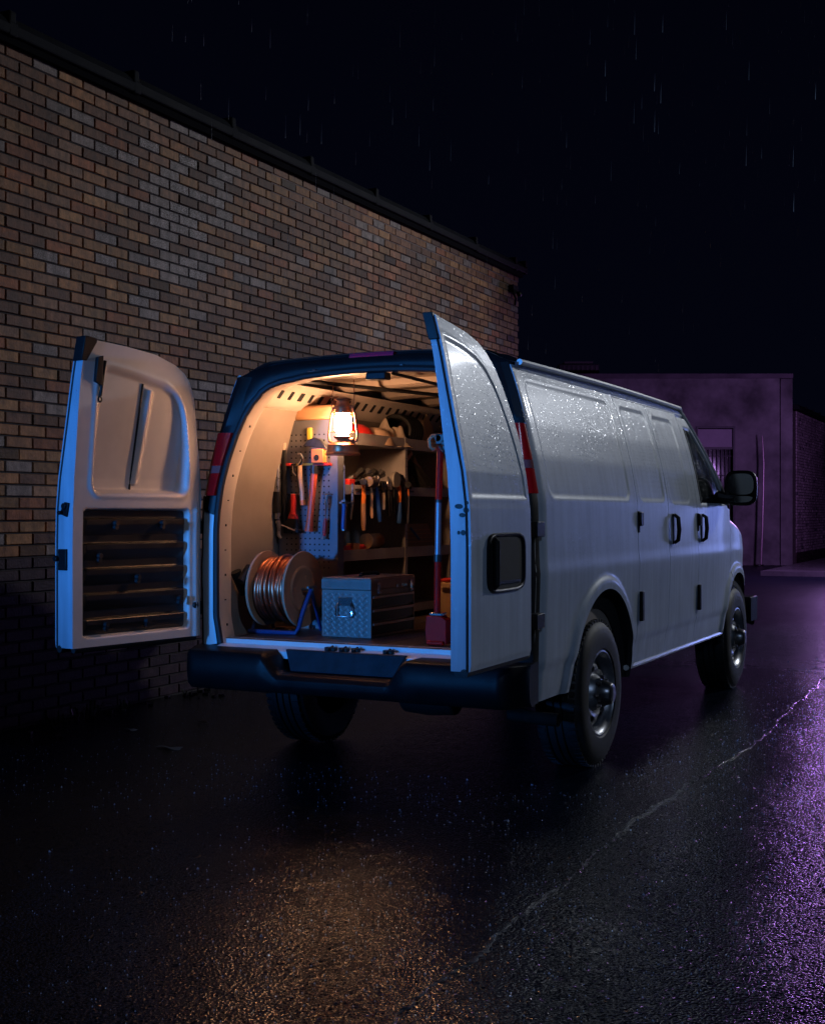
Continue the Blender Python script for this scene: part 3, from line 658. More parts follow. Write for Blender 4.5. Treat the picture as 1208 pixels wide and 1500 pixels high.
WL = rear_door(-1, (-.985, -1.015), (-.165, -.986), .125, .82, smooth_interp([0, .004, .02, .05, .075, .10, .135, .18, .25, .39, .59, .82], [1.38, 1.46, 1.56, 1.70, 1.84, 1.93, 1.995, 2.035, 2.07, 2.108, 2.128, 2.14]))
# ------------------------------------------------ inside of the cargo bay
FLOOR = .685
def bay(mb, side, y0, y1, off, z0=.60, z1=1.93, n=50, ny=40):
    zs = np.linspace(z0, z1, n); ys = np.linspace(y0, y1, ny)
    mb.grid(np.array([[(XC+side*(float(S(z))-off), y, z) for z in zs] for y in ys]))
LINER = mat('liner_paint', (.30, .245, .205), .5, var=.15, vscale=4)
for side in (1, -1):
    m = MB(); zs = np.linspace(.60, 1.93, 50); ys = np.linspace(-.86, 2.0, 60); P = []
    for y in ys:
        P.append([(XC+side*(float(S(z))-.062), max(y, -.86+float(lean(z))), z) for z in zs])
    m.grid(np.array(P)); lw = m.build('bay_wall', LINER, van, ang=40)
    m = MB()
    for k in range(4):
        y = .20+k*.55; m.tube([(XC+side*(float(S(z))-.068), y, z) for z in np.linspace(1.38, 1.93, 10)], .028, 8)
    m.build('wall_rib', CREAM, lw, split=True)
    # slotted cant rail
    m = MB(); P = []
    for y in np.linspace(-.78, 2.0, 30): P.append([(XC+side*.790, y, 1.90), (XC+side*.735, y, 1.915), (XC+side*.700, y, 1.955), (XC+side*.660, y, 2.005), (XC+side*.60, y, 2.03)])
    m.grid(np.array(P)); cr = m.build('cant_rail', CREAM, van, ang=60)
    m = MB()
    for k in range(26):
        y = -.70+k*.105; M_ = Matrix.Rotation(side*R(-52), 3, 'Y') @ Matrix.Rotation(R(0), 3, 'Z')
        m.box((XC+side*.679, y, 1.978), (.052, .026 if k % 3 else .036, .006), Matrix.Rotation(side*R(52), 3, 'Y'))
    m.build('rail_slot', DARK, cr, split=True)
m = MB(); P = []
for y in np.linspace(-.80, 2.0, 20): P.append([(XC+x, y, 2.075+.025*(1-(x/.8)**2)) for x in np.linspace(-.72, .72, 20)])
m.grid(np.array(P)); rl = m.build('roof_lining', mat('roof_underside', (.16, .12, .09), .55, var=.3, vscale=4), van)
for k, y in enumerate((-.52, 0.02, .58, 1.15, 1.7)):
    m = MB(); P = []
    for x in np.linspace(-.66, .66, 24):
        z = 2.045+.022*(1-(x/.7)**2); P.append([(XC+x, y-.055, z+.035), (XC+x, y-.05, z), (XC+x, y-.02, z-.012), (XC+x, y+.02, z-.012), (XC+x, y+.05, z), (XC+x, y+.055, z+.035)])
    m.grid(np.array(P)); m.build('roof_bow', LINER, van, ang=50)
m = MB(); m.tube([(XC-.50, -.78, 2.03), (XC-.42, -.3, 2.04), (XC-.2, .6, 2.045), (XC-.18, 1.9, 2.045)], .012, 6); m.tube([(XC+.1, -.78, 2.035), (XC+.05, .4, 2.03), (XC+.12, 1.9, 2.04)], .009, 6); m.build('roof_wiring', RUBBER, van)
WOOD = mat('floor_plywood', (.085, .055, .042), .42, var=.35, vscale=7, bump=.3, bscale=30)
m = MB(); k = 0
y = -.955
for i in range(9):
    x0 = XC-.80+i*.178; m.bx(x0, x0+.174, -.95, 2.0, .66, FLOOR)
m.build('load_floor', WOOD, van, bevel=.003)
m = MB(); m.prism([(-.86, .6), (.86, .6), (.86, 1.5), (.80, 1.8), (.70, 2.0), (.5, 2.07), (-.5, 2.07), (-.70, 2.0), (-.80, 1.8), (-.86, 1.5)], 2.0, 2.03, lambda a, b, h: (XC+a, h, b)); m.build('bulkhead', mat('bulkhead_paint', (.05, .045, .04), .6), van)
for side in (1, -1):
    m = MB(); pts = [(-.33, FLOOR)]+[(-.33*math.cos(a), FLOOR+.165*math.sin(a)**.6) for a in np.linspace(0, math.pi, 16)]+[(.33, FLOOR)]
    m.prism(pts, .66, .89, lambda a, b, h: (XC+side*h, a, b)); m.build('wheel_box', LINER, van, bevel=.01)
m = MB(); m.cyl((XC-.86, -.86+.10, 1.02), (XC-.84, -.70, .90), .03, n=10)
m.tube([(XC-.80, -.80, .97), (XC-.79, -.74, 1.04), (XC-.80, -.66, 1.03), (XC-.83, -.60, .96)], .022, 10)
tag(m.build('rubber_hose', RUBBER, None, loc=(XC-.8, -.74, .9)), 'black rubber hose looped on the left bay wall behind the copper reel', 'hose')
# ================================================================ things in the cargo bay
SHELF = mat('shelf_steel', (.34, .31, .30), .45, metal=.1, var=.2, vscale=6)
PEG = mat('peg_steel', (.15, .155, .175), .40, metal=.2, var=.12, vscale=8)
HOLE = mat('peg_hole', (.004, .004, .006), .8)
STEEL = mat('tool_steel', (.38, .37, .36), .30, metal=.9, var=.35, vscale=40)
DSTEEL = mat('dark_steel', (.05, .047, .045), .38, metal=.6, var=.4, vscale=40)
ORANGE = mat('orange_grip', (.70, .16, .02), .45); REDG = mat('red_grip', (.60, .025, .02), .38); BLUEG = mat('blue_grip', (.03, .10, .32), .38)
WOODH = mat('handle_wood', (.42, .20, .09), .5, var=.3, vscale=30); YEL = mat('yellow_plastic', (.75, .50, .06), .45); TAN = mat('tan_canvas', (.42, .30, .20), .8, var=.25, vscale=14, bump=.3, bscale=40)
CARD = mat('cardboard', (.50, .30, .15), .75, var=.15, vscale=10); CREAMP = mat('cream_plastic', (.62, .52, .38), .45)
XL = -.465
sh = thing('tool_shelf', 'grey steel shelving unit along the left bay wall with a perforated end panel', 'shelving', (-.66, .8, FLOOR))
m = MB(); m.bx(-.852, XL, -.300, -.285, FLOOR, 1.857); m.bx(XL-.030, XL, -.285, -.23, FLOOR, 1.857)
for zr in range(24):
    z = 1.775-.0325*zr
    for xc in range(10):
        x = -.795+.0305*xc
        if zr < 11 and xc < 1: continue
        m.cyl((x, -.3003, z), (x, -.3016, z), .0052, n=8, mi=1)
m.build('perforated_panel', [PEG, HOLE], sh, smooth=False)
for z0, z1, zt in ((1.727, 1.795, 1.735), (1.440, 1.495, 1.488), (1.062, 1.125, 1.118), (.72, .77, .76)):
    m = MB(); m.bx(-.852, XL-.004, -.283, 1.85, zt-.003, zt); m.bx(XL-.003, XL, -.228, 1.85, z0, z1); m.bx(XL-.018, XL-.003, -.228, 1.85, z0, z0+.003)
    if z0 > 1.7: m.bx(XL-.001, XL+.001, -.22, 1.85, z1-.004, z1)
    m.build('shelf_board', SHELF, sh, smooth=False)
for y in (.545, 1.2, 1.83):
    m = MB(); m.bx(-.852, XL-.02, y, y+.012, FLOOR, 1.80); m.bx(XL-.02, XL+.002, y-.014, y+.018, FLOOR, 1.80)
    for k in range(14): m.cyl((XL+.0018, y+.002, 1.77-.05*k), (XL+.0036, y+.002, 1.77-.05*k), .004, n=6, mi=1)
    m.build('shelf_divider', [SHELF, HOLE], sh, smooth=False)
# ---- tan case on top
m = MB(); m.box((-.62, -.20, 1.90), (.27, .20, .085), None, 0, None, .93); tag(m.build('storage_case', mat('tan_case', (.55, .30, .15), .5), None, loc=(-.62, -.2, 1.86), bevel=.02, seg=3), 'tan plastic case lying on top of the perforated panel behind the lantern', 'case')
# ---- peg panel tools (front face at y=-.30)
G1 = 'tools hanging on the perforated panel'
def yel(): pass
m = MB(); m.box((-.638, -.311, 1.779), (.030, .018, .070)); o = tag(m.build('spirit_vial', YEL, None, loc=(-.638, -.31, 1.78), bevel=.006), 'small yellow plastic block stuck high on the perforated panel', 'level', G1)
t = thing('tool_rail', 'red and yellow magnetic tool rail running across the perforated panel', 'tool rail', (-.69, -.31, 1.607), G1)
m = MB(); m.bx(-.84, -.752, -.335, -.302, 1.600, 1.616); m.bx(-.60, -.50, -.345, -.302, 1.597, 1.613); m.build('red_bar', REDG, t, bevel=.003)
m = MB(); m.bx(-.752, -.715, -.330, -.302, 1.602, 1.612); m.build('black_bar', BLACKP, t, bevel=.002)
m = MB(); m.bx(-.715, -.60, -.333, -.302, 1.601, 1.613); m.build('yellow_bar', YEL, t, bevel=.002)
m = MB(); m.bx(-.79, -.68, -.312, -.302, 1.438, 1.444); m.bx(-.55, -.49, -.312, -.302, 1.434, 1.440)
for x in (-.77, -.73, -.70, -.54, -.517, -.50): m.tube([(x, -.303, 1.44), (x, -.33, 1.438), (x, -.335, 1.446)], .003, 6)
m.build('hook_wire', CHROME, t, smooth=False)
t = thing('bar_clamp', 'long black and silver bar clamp hanging at the left of the perforated panel', 'clamp', (-.83, -.34, 1.2), G1)
m = MB(); m.cyl((-.832, -.345, 1.61), (-.830, -.345, 1.455), .021, n=14); m.cyl((-.831, -.345, 1.30), (-.827, -.345, 1.335), .018, n=12); m.tube([(-.827, -.345, 1.29), (-.82, -.345, 1.25), (-.822, -.345, 1.21), (-.808, -.345, 1.19)], [.016, .011, .013, .008], 10); m.build('shaft', STEEL, t, split=True)
m = MB(); m.cyl((-.831, -.345, 1.455), (-.830, -.345, 1.335), .026, n=14); m.build('grip', BLACKP, t)
m = MB(); m.box((-.842, -.340, 1.70), (.055, .04, .18)); m.box((-.850, -.340, 1.80), (.03, .045, .03)); m.box((-.862, -.343, 1.64), (.03, .04, .07)); m.build('jaw', DSTEEL, t, bevel=.008, split=True)
m = MB(); m.prism([(-.83, 1.635), (-.80, 1.70), (-.835, 1.70)], -.365, -.350, lambda a, b, h: (a, h, b)); m.build('jaw_pad', TAN, t, smooth=False)
t = thing('pliers', 'slim pale long nose pliers hanging beside the black bar clamp', 'pliers', (-.80, -.33, 1.2), G1)
m = MB(); m.tube([(-.806, -.335, 1.80), (-.804, -.335, 1.745), (-.797, -.337, 1.725), (-.797, -.337, 1.705), (-.799, -.335, 1.69)], [.014, .011, .019, .017, .008], 8); m.build('pliers_jaw', CREAMP, t)
m = MB(); m.tube([(-.797, -.335, 1.69), (-.792, -.33, 1.55), (-.795, -.33, 1.4), (-.785, -.33, 1.22)], [.016, .014, .016, .011], 8); m.build('pliers_handle', BLACKP, t)
m = MB(); m.prism([(-.902, 1.60), (-.872, 1.60), (-.882, 1.335), (-.922, 1.345)], -.345, -.325, lambda a, b, h: (a+.035, h, b)); tag(m.build('wooden_slat', CARD, None, loc=(-.87, -.34, 1.34), bevel=.003), 'pale wooden slat hanging at the far left edge of the perforated panel', 'slat', G1)
t = thing('scraper', 'red handled scraper with black head hanging low on the perforated panel', 'scraper', (-.735, -.34, 1.25), G1)
m = MB(); m.tube([(-.731, -.335, 1.44), (-.731, -.335, 1.40), (-.730, -.337, 1.35), (-.732, -.337, 1.325)], [.016, .019, .016, .020], 10); m.prism([(-.752, 1.33), (-.710, 1.33), (-.700, 1.300), (-.762, 1.303)], -.350, -.325, lambda a, b, h: (a, h, b)); m.build('handle', REDG, t, bevel=.002)
m = MB(); m.prism([(-.765, 1.302), (-.700, 1.300), (-.692, 1.228), (-.79, 1.268)], -.348, -.328, lambda a, b, h: (a, h, b)); m.cyl((-.705, -.338, 1.225), (-.700, -.338, 1.245), .02, n=10); m.build('head', BLACKP, t, bevel=.003)
m = MB(); m.prism([(-.80, 1.272), (-.697, 1.238), (-.700, 1.230), (-.803, 1.265)], -.356, -.350, lambda a, b, h: (a, h, b)); m.build('blade', CHROME, t, smooth=False)
t = thing('claw_hammer', 'claw hammer with pale wooden handle hanging on the perforated panel', 'hammer', (-.68, -.34, 1.38), G1)
m = MB(); m.tube([(-.686, -.34, 1.60), (-.684, -.34, 1.54), (-.672, -.34, 1.46), (-.668, -.34, 1.40)], [.013, .015, .013, .013], 10); m.build('handle', mat('ash_wood', (.60, .38, .22), .4), t)
m = MB(); m.cyl((-.668, -.34, 1.405), (-.664, -.34, 1.378), .017, n=10); m.build('grip', ORANGE, t)
m = MB(); m.tube([(-.725, -.34, 1.60), (-.718, -.34, 1.565), (-.700, -.34, 1.545)], [.010, .013, .009], 8); m.tube([(-.69, -.34, 1.60), (-.672, -.34, 1.625), (-.668, -.34, 1.645), (-.68, -.34, 1.668), (-.70, -.34, 1.665)], [.013, .010, .006, .006, .005], 8); m.build('head', CHROME, t)
t = thing('hatchet', 'hatchet with long orange red handle and dark curved blade on the perforated panel', 'hatchet', (-.60, -.35, 1.23), G1)
m = MB(); m.tube([(-.586, -.35, 1.56), (-.590, -.35, 1.52), (-.600, -.35, 1.42), (-.614, -.35, 1.30), (-.622, -.35, 1.232)], [.020, .020, .019, .019, .024], 10); m.build('handle', mat('hatchet_handle', (.72, .10, .03), .35), t)
m = MB(); m.cyl((-.583, -.35, 1.60), (-.586, -.35, 1.555), .023, n=12); m.build('collar', DSTEEL, t)
m = MB(); bl = [(-.660, 1.708), (-.625, 1.742), (-.585, 1.756), (-.545, 1.742), (-.515, 1.712), (-.505, 1.690), (-.55, 1.694), (-.60, 1.704)]; m.prism(bl, -.358, -.338, lambda a, b, h: (a, h, b)); m.build('blade', DSTEEL, t, bevel=.004)
m = MB(); m.bx(-.598, -.520, -.365, -.325, 1.612, 1.690); b_ = m.build('head_block', mat('orange_block', (.80, .22, .06), .5), t, bevel=.004)
m = MB(); m.cyl((-.562, -.3645, 1.642), (-.562, -.3665, 1.642), .017, n=16); m.build('block_hole', DARK, b_, smooth=False)
t = thing('screwdriver', 'steel screwdriver with thin red handle hanging right of the hatchet', 'screwdriver', (-.53, -.33, 1.2), G1)
m = MB(); m.tube([(-.515, -.33, 1.43), (-.518, -.33, 1.39), (-.522, -.33, 1.355), (-.524, -.33, 1.30)], [.010, .012, .006, .004], 10); m.build('shank', CHROME, t)
m = MB(); m.tube([(-.525, -.33, 1.305), (-.528, -.33, 1.28), (-.531, -.33, 1.23), (-.534, -.33, 1.205)], [.008, .011, .012, .008], 10); m.build('handle', REDG, t)
m = MB(); m.cyl((-.534, -.33, 1.205), (-.535, -.33, 1.190), .011, n=10); m.build('end_cap', CHROME, t)
# ---- tools hanging along the middle shelf edge
G2 = 'tools hanging along the middle shelf'
HX = XL+.022
rail = MB(); rail.bx(XL+.001, XL+.018, -.10, .62, 1.462, 1.474); tag(rail.build('hook_rail', DSTEEL, None, loc=(XL+.01, .25, 1.46)), 'dark hook rail fixed along the edge of the middle shelf', 'hook rail')
def hung(name, label, cat, y, top, bot, mh, mh2=None, split=.45, r=.013, tilt=0.0, head='hammer', hm=DSTEEL):
    t = thing(name, label, cat, (HX, y, bot), G2)
    L = top-bot; zc = top-L*split
    m = MB(); m.tube([(HX, y, top), (HX+.002, y+tilt*.25, top-L*.25), (HX, y+tilt*split, zc)], [r*.75, r, r], 10); 
    if mh2 is None: m.tube([(HX, y+tilt*split, zc), (HX, y+tilt*.8, bot+L*.15), (HX, y+tilt, bot)], [r, r*1.05, r*.8], 10)
    m.build('handle', mh, t)
    if mh2: m = MB(); m.tube([(HX, y+tilt*split, zc), (HX, y+tilt*.8, bot+L*.15), (HX, y+tilt, bot)], [r*1.08, r*1.15, r*.9], 10); m.build('grip', mh2, t)
    m = MB()
    if head == 'hammer': m.cyl((HX+.03, y-.055, top+.012), (HX+.01, y-.02, top+.016), .020, .015, 12); m.cyl((HX+.01, y-.02, top+.016), (HX, y+.02, top+.014), .015, n=12); m.tube([(HX, y+.02, top+.014), (HX-.01, y+.055, top+.008), (HX-.015, y+.080, top-.012)], [.014, .010, .004], 8)
    if head == 'mallet': m.cyl((HX+.015, y-.06, top+.03), (HX-.01, y+.06, top+.03), .030, n=16)
    if head == 'pliers':
        for s_ in (-1, 1): m.tube([(HX, y, top), (HX+.004, y+s_*.016, top+.02), (HX+.004, y+s_*.012, top+.045), (HX, y+s_*.002, top+.07)], [.010, .010, .008, .004], 8)
    if head == 'wrench': m.tube([(HX, y, top), (HX, y, top+.03)], .012, 8); m.prism([(y-.026, top+.03), (y+.026, top+.03), (y+.030, top+.06), (y+.010, top+.07), (y+.010, top+.048), (y-.010, top+.048), (y-.010, top+.07), (y-.030, top+.06)], HX-.010, HX+.010, lambda a, b, h: (h, a, b))
    m.build('head', hm, t, bevel=.0015)
    if head == 'pliers':
        m = MB(); m.tube([(HX, y, top), (HX+.006, y+.022, top-L*.3), (HX, y+.030+tilt, bot+.02)], [r*.8, r, r*.8], 10); m.build('second_handle', mh, t)
WB = STEEL
hung('claw_hammer', 'hammer with half orange half brown handle, first of the shelf edge hammers', 'hammer', -.04, 1.50, 1.235, ORANGE, WOODH, .42)
hung('mallet', 'mallet with bent pale wooden handle hanging on the shelf edge', 'mallet', .05, 1.485, 1.305, mat('pale_handle', (.55, .30, .16), .45), None, .5, .010, .012, 'mallet', mat('mallet_head', (.13, .09, .07), .5))
hung('wrench', 'slanting wrench with long dark blue grip hanging on the shelf edge', 'wrench', .115, 1.485, 1.284, BLUEG, None, .5, .013, .045, 'wrench', STEEL)
hung('chisel', 'chisel with short cream handle hanging mid shelf edge', 'chisel', .20, 1.455, 1.355, CREAMP, None, .5, .013, .004, 'wrench', DSTEEL)
hung('pliers', 'thin dark steel pliers hanging behind the cream chisel', 'pliers', .265, 1.48, 1.32, DSTEEL, None, .5, .008, .01, 'pliers', STEEL)
hung('pliers', 'dark handled pliers hanging left of the orange and blue pliers', 'pliers', .335, 1.49, 1.33, BLACKP, None, .5, .009, .0, 'pliers', DSTEEL)
hung('adjustable_wrench', 'wrench with orange upper grip and blue lower grip on the shelf edge', 'wrench', .405, 1.503, 1.272, ORANGE, BLUEG, .45, .016, .0, 'wrench', DSTEEL)
hung('pliers', 'slim pliers hanging right of the orange and blue wrench', 'pliers', .455, 1.495, 1.30, DSTEEL, None, .5, .008, .02, 'pliers', DSTEEL)
hung('hammer', 'hammer with orange top and long grey handle nearest the shelf divider', 'hammer', .525, 1.495, 1.268, ORANGE, mat('grey_grip', (.10, .10, .12), .4), .22, .012, -.01, 'hammer', DSTEEL)
t = thing('bench_clamp', 'steel corner clamp with blue handle hanging at the left end of the shelf edge', 'clamp', (HX, -.2, 1.24), G2)
m = MB(); m.cyl((HX, -.262, 1.60), (HX, -.265, 1.39), .005, n=8); m.box((HX, -.235, 1.392), (.016, .14, .010)); m.box((HX, -.262, 1.392), (.022, .024, .030)); m.tube([(HX, -.168, 1.50), (HX, -.172, 1.40), (HX, -.19, 1.30)], [.008, .008, .006], 8); m.cyl((HX, -.258, 1.385), (HX, -.270, 1.235), .014, n=10); m.build('clamp_frame', STEEL, t)
m = MB(); m.cyl((HX+.012, -.285, 1.385), (HX+.012, -.30, 1.245), .011, n=10); m.build('handle', BLUEG, t)
# clutter lying on the middle shelf behind the hammers
SH2 = 1.488
m = MB(); m.lathe([(.001, 0), (.036, 0), (.040, .01), (.034, .09), (.022, .105), (.001, .105)], (-.55, -.17, SH2+.03), 'z', 20); m.cyl((-.55, -.17, SH2+.001), (-.55, -.17, SH2+.03), .041, n=20, mi=1); tag(m.build('spray_bottle', [mat('pale_bottle', (.72, .62, .50), .4), ORANGE], None, loc=(-.55, -.17, SH2)), 'pale rounded bottle with orange base standing on the middle shelf', 'bottle')
m = MB(); m.box((-.53, -.06, SH2+.022), (.05, .07, .042)); tag(m.build('small_box', REDG, None, loc=(-.53, -.06, SH2), bevel=.006), 'small red box beside the pale bottle on the middle shelf', 'box')
m = MB(); m.lathe([(.001, -.012), (.046, -.012), (.050, 0), (.046, .012), (.001, .012)], (XL+.03, .345, 1.535), 'x', 28); tag(m.build('sanding_disc', mat('grey_disc', (.22, .20, .18), .6), None, loc=(XL+.03, .345, 1.535)), 'grey round sanding disc hanging among the shelf edge tools', 'disc')
def lump(name, label, cat, pts, m_, r=.03, group=None, seed=1):
    q = random.Random(seed); m = MB()
    for (x, y, z, s_) in pts:
        bm = bmesh.new(); bmesh.ops.create_icosphere(bm, subdivisions=2, radius=1)
        ph = [q.uniform(0, 6) for _ in range(4)]
        vs = [(x+v.co.x*s_[0]*(1+.12*math.sin(5*v.co.z+ph[0])), y+v.co.y*s_[1]*(1+.12*math.sin(6*v.co.x+ph[1])), z+v.co.z*s_[2]*(1+.15*math.sin(5*v.co.y+ph[2]))) for v in bm.verts]
        m.add(vs, [[v.index for v in f.verts] for f in bm.faces]); bm.free()
    return tag(m.build(name, m_, None, loc=(pts[0][0], pts[0][1], pts[0][2]-pts[0][3][2])), label, cat, group)
for k, (y, hm, lab) in enumerate(((.01, DSTEEL, 'dark pipe wrench head lying behind the first hammer'), (.09, STEEL, 'steel socket wrench lying behind the mallet'), (.17, DSTEEL, 'dark bent adjustable spanner lying behind the blue wrench'), (.25, STEEL, 'steel caulking gun lying on the middle shelf near the disc'))):
    m = MB(); z = SH2+.02
    m.tube([(-.60, y-.10, z), (-.56, y-.03, z+.02), (-.50, y+.0, z+.05), (-.48, y+.04, z+.055)], [.014, .016, .020, .012], 8)
    m.tube([(-.50, y-.05, z+.035), (-.485, y+.0, z+.075), (-.49, y+.05, z+.07)], [.012, .017, .009], 8)
    tag(m.build('spanner', hm, None, loc=(-.55, y, SH2)), lab, 'spanner', 'loose spanners on the middle shelf')
# bristles / rag in the second bay
t = thing('broom_head', 'dark bristled broom head lying in the right bay of the middle shelf', 'broom', (-.5, .72, SH2))
m = MB()
for k in range(110):
    a = rnd.uniform(0, 1); b = rnd.uniform(-1, 1); m.tube([(-.54+b*.03, .66+a*.05, SH2+.21-a*.04), (-.50+b*.03, .72+a*.06, SH2+.12), (-.47+b*.035, .79+a*.10, SH2+.01+a*.02)], [.003, .0035, .002], 4)
m.build('bristles', DSTEEL, t, smooth=False)
m = MB(); m.box((-.54, .67, SH2+.205), (.08, .09, .03), Matrix.Rotation(R(35), 3, 'X')); m.build('broom_block', WOODH, t, bevel=.005)
def cloth(name, label, cat, x, y, z, sx_, sy_, h, m_, seed, group=None):
    q = random.Random(seed); ph = [q.uniform(0, 6) for _ in range(6)]; n = 34; P = np.zeros((n, n, 3))
    for i in range(n):
        for j in range(n):
            u = i/(n-1)*2-1; v = j/(n-1)*2-1; rr = min(1, math.hypot(u, v)); hh = h*(1-rr**2.2)*(1+.22*math.sin(5*u+ph[0]+2*v)+.15*math.sin(9*v+ph[1]+3*u))+.05*h*math.sin(14*u+6*v+ph[2])
            P[i, j] = (x+u*sx_*(1+.1*math.sin(4*v+ph[3])), y+v*sy_*(1+.1*math.sin(4*u+ph[4])), z+max(.003, hh))
    m = MB(); m.grid(P); o = m.build(name, m_, None, loc=(x, y, z), ang=70)
    s_ = o.modifiers.new('thick', 'SOLIDIFY'); s_.thickness = .004
    return tag(o, label, cat, group)
cloth('canvas_sack', 'crumpled tan canvas sack in the right bay of the middle shelf', 'sack', -.60, .93, SH2, .12, .13, .16, TAN, 3)
# top shelf goods
SH1 = 1.795
t = thing('hard_hat', 'red hard hat lying on the top shelf behind the lantern', 'hard hat', (-.60, .12, 1.737))
m = MB(); m.lathe([(.145, 0), (.125, .004), (.115, .05), (.09, .095), (.05, .12), (.001, .128)], (-.60, .14, 1.738), 'z', 28, sy=1.2); m.build('shell', REDG, t)
m = MB(); m.tube([(-.60, .14-.14, 1.76), (-.60, .06, 1.845), (-.60, .14, 1.872), (-.60, .22, 1.845), (-.60, .28, 1.76)], .008, 6); m.build('crest', CREAMP, t)
m = MB(); m.lathe([(.13, 0), (.12, .004), (.105, .05), (.08, .09), (.04, .11), (.001, .115)], (-.57, .33, 1.738), 'z', 28, sy=1.1); tag(m.build('hard_hat', mat('cream_hat', (.62, .42, .28), .45), None, loc=(-.57, .33, 1.738)), 'cream hard hat beside the red one on the top shelf', 'hard hat')
cloth('rag', 'pale crumpled rag lying right of the hard hats on the top shelf', 'rag', -.57, .53, 1.737, .12, .10, .15, mat('pale_rag', (.45, .36, .28), .85), 5)
m = MB()
for k in range(6): m.tube([(-.60+.105*math.cos(a), .66+k*.034+.006*math.sin(3*a), 1.845+.100*math.sin(a)) for a in np.linspace(0, 2*math.pi, 36, endpoint=False)], .014, 8, closed=True)
tag(m.build('air_hose', RUBBER, None, loc=(-.6, .75, 1.737)), 'coiled black air hose standing on the top shelf', 'hose')
cloth('canvas_bag', 'tan canvas bag at the far end of the top shelf', 'bag', -.61, 1.10, 1.737, .13, .17, .19, TAN, 8)
# low shelf goods
SH3 = 1.118
m = MB(); m.tube([(-.50, -.02, SH3+.018), (-.50, .06, SH3+.018), (-.50, .085, SH3+.016)], [.016, .016, .008], 10); m.box((-.50, -.06, SH3+.022), (.05, .07, .042), None, 1); m.bx(-.53, -.49, -.19, -.095, SH3+.001, SH3+.03, 2); tag(m.build('utility_knife', [mat('bright_red_grip', (.85, .03, .02), .4), WOODH, REDG], None, loc=(-.5, .0, SH3), bevel=.003), 'red handled tool lying on the low shelf edge', 'knife')
t = thing('twine_spool', 'brown spool of twine on the low shelf', 'spool', (-.58, .28, SH3+.05)); m = MB(); m.lathe([(.001, -.07), (.042, -.07)] + [(.040+.004*(k % 2), -.07+.14*k/20) for k in range(21)] + [(.042, .07), (.001, .07)], (-.56, .28, SH3+.048), 'y', 24); m.build('winding', mat('twine', (.25, .11, .05), .8), t)
m = MB(); m.lathe([(.001, -.075), (.047, -.075), (.047, -.068), (.001, -.068)], (-.56, .28, SH3+.048), 'y', 24); m.lathe([(.001, .068), (.047, .068), (.047, .075), (.001, .075)], (-.56, .28, SH3+.048), 'y', 24); m.build('flange', WOODH, t, split=True)
t = thing('parts_case', 'brown case with papers and a blue pen in the right bay of the low shelf', 'case', (-.62, .85, SH3))
m = MB(); m.bx(-.80, -.50, .62, 1.10, SH3+.001, SH3+.012); m.prism([(.62, 0), (1.10, 0), (1.10, .15), (.66, .15)], 0, .012, lambda a, b, h: (-.53-b*.35-h, a, SH3+.012+b*.9)); m.build('case_front', mat('case_cardboard', (.26, .17, .11), .7), t, bevel=.003)
m = MB()
for k in range(4): m.prism([(.66+.01*k, .02+.028*k), (1.08, .02+.028*k), (1.08, .026+.028*k), (.66+.01*k, .026+.028*k)], 0, .003, lambda a, b, h: (-.5255-b*.35+h, a, SH3+.012+b*.9))
m.build('paper_edge', WOODH, t, smooth=False)
m = MB(); m.cyl((-.54, .76, SH3+.12), (-.52, .84, SH3+.05), .008, n=8); m.build('pen', BLUEG, t)
# ---- hurricane lantern hanging from the roof bow
LX, LY = -.345, -.45
t = thing('hurricane_lantern', 'lit hurricane lantern with glowing glass hanging from the van roof', 'lantern', (LX, LY, 1.648))
BRASS = mat('lantern_metal', (.40, .17, .08), .35, metal=.7, var=.25, vscale=30)
m = MB(); m.lathe([(.001, 1.648), (.094, 1.648), (.096, 1.653), (.090, 1.660), (.086, 1.664), (.084, 1.695), (.086, 1.700), (.078, 1.706), (.060, 1.716), (.035, 1.722), (.030, 1.735), (.001, 1.735)], (LX, LY, 0), 'z', 40); m.build('fuel_tank', BRASS, t, ang=40)
m = MB(); m.lathe([(.030, 1.730), (.046, 1.738), (.050, 1.748), (.040, 1.752), (.022, 1.756), (.012, 1.762)], (LX, LY, 0), 'z', 32); m.lathe([(.008, -.03), (.012, -.02), (.012, .02)], (LX+.05, LY-.01, 1.728), 'x', 12); m.build('burner', BRASS, t)
GLOW = mat('lantern_glow', (1, .8, .5), .5, emit=(1.0, .51, .25), estr=235)
m = MB(); m.lathe([(.001, 1.762), (.030, 1.764), (.042, 1.776), (.047, 1.800), (.048, 1.830), (.044, 1.855), (.036, 1.868), (.001, 1.872)], (LX, LY, 0), 'z', 32); m.build('glass_globe', GLOW, t)
m = MB(); m.lathe([(.040, 1.872), (.052, 1.874), (.052, 1.880), (.040, 1.884), (.042, 1.905), (.046, 1.912), (.036, 1.925), (.034, 1.940), (.046, 1.946), (.048, 1.950), (.028, 1.957), (.001, 1.960)], (LX, LY, 0), 'z', 32); m.build('chimney_cap', BRASS, t, ang=40)
for s_ in (1, -1):
    m = MB(); m.tube([(LX+s_*.030, LY, 1.915), (LX+s_*.058, LY, 1.905), (LX+s_*.072, LY, 1.870), (LX+s_*.083, LY, 1.80), (LX+s_*.090, LY, 1.755), (LX+s_*.084, LY, 1.725), (LX+s_*.060, LY, 1.714)], .0075, 8); m.build('side_tube', BRASS, t)
m = MB()
for z, r in ((1.775, .060), (1.862, .052)): m.tube([(LX+r*math.cos(a), LY+r*math.sin(a), z) for a in np.linspace(0, 2*math.pi, 28, endpoint=False)], .0016, 5, closed=True)
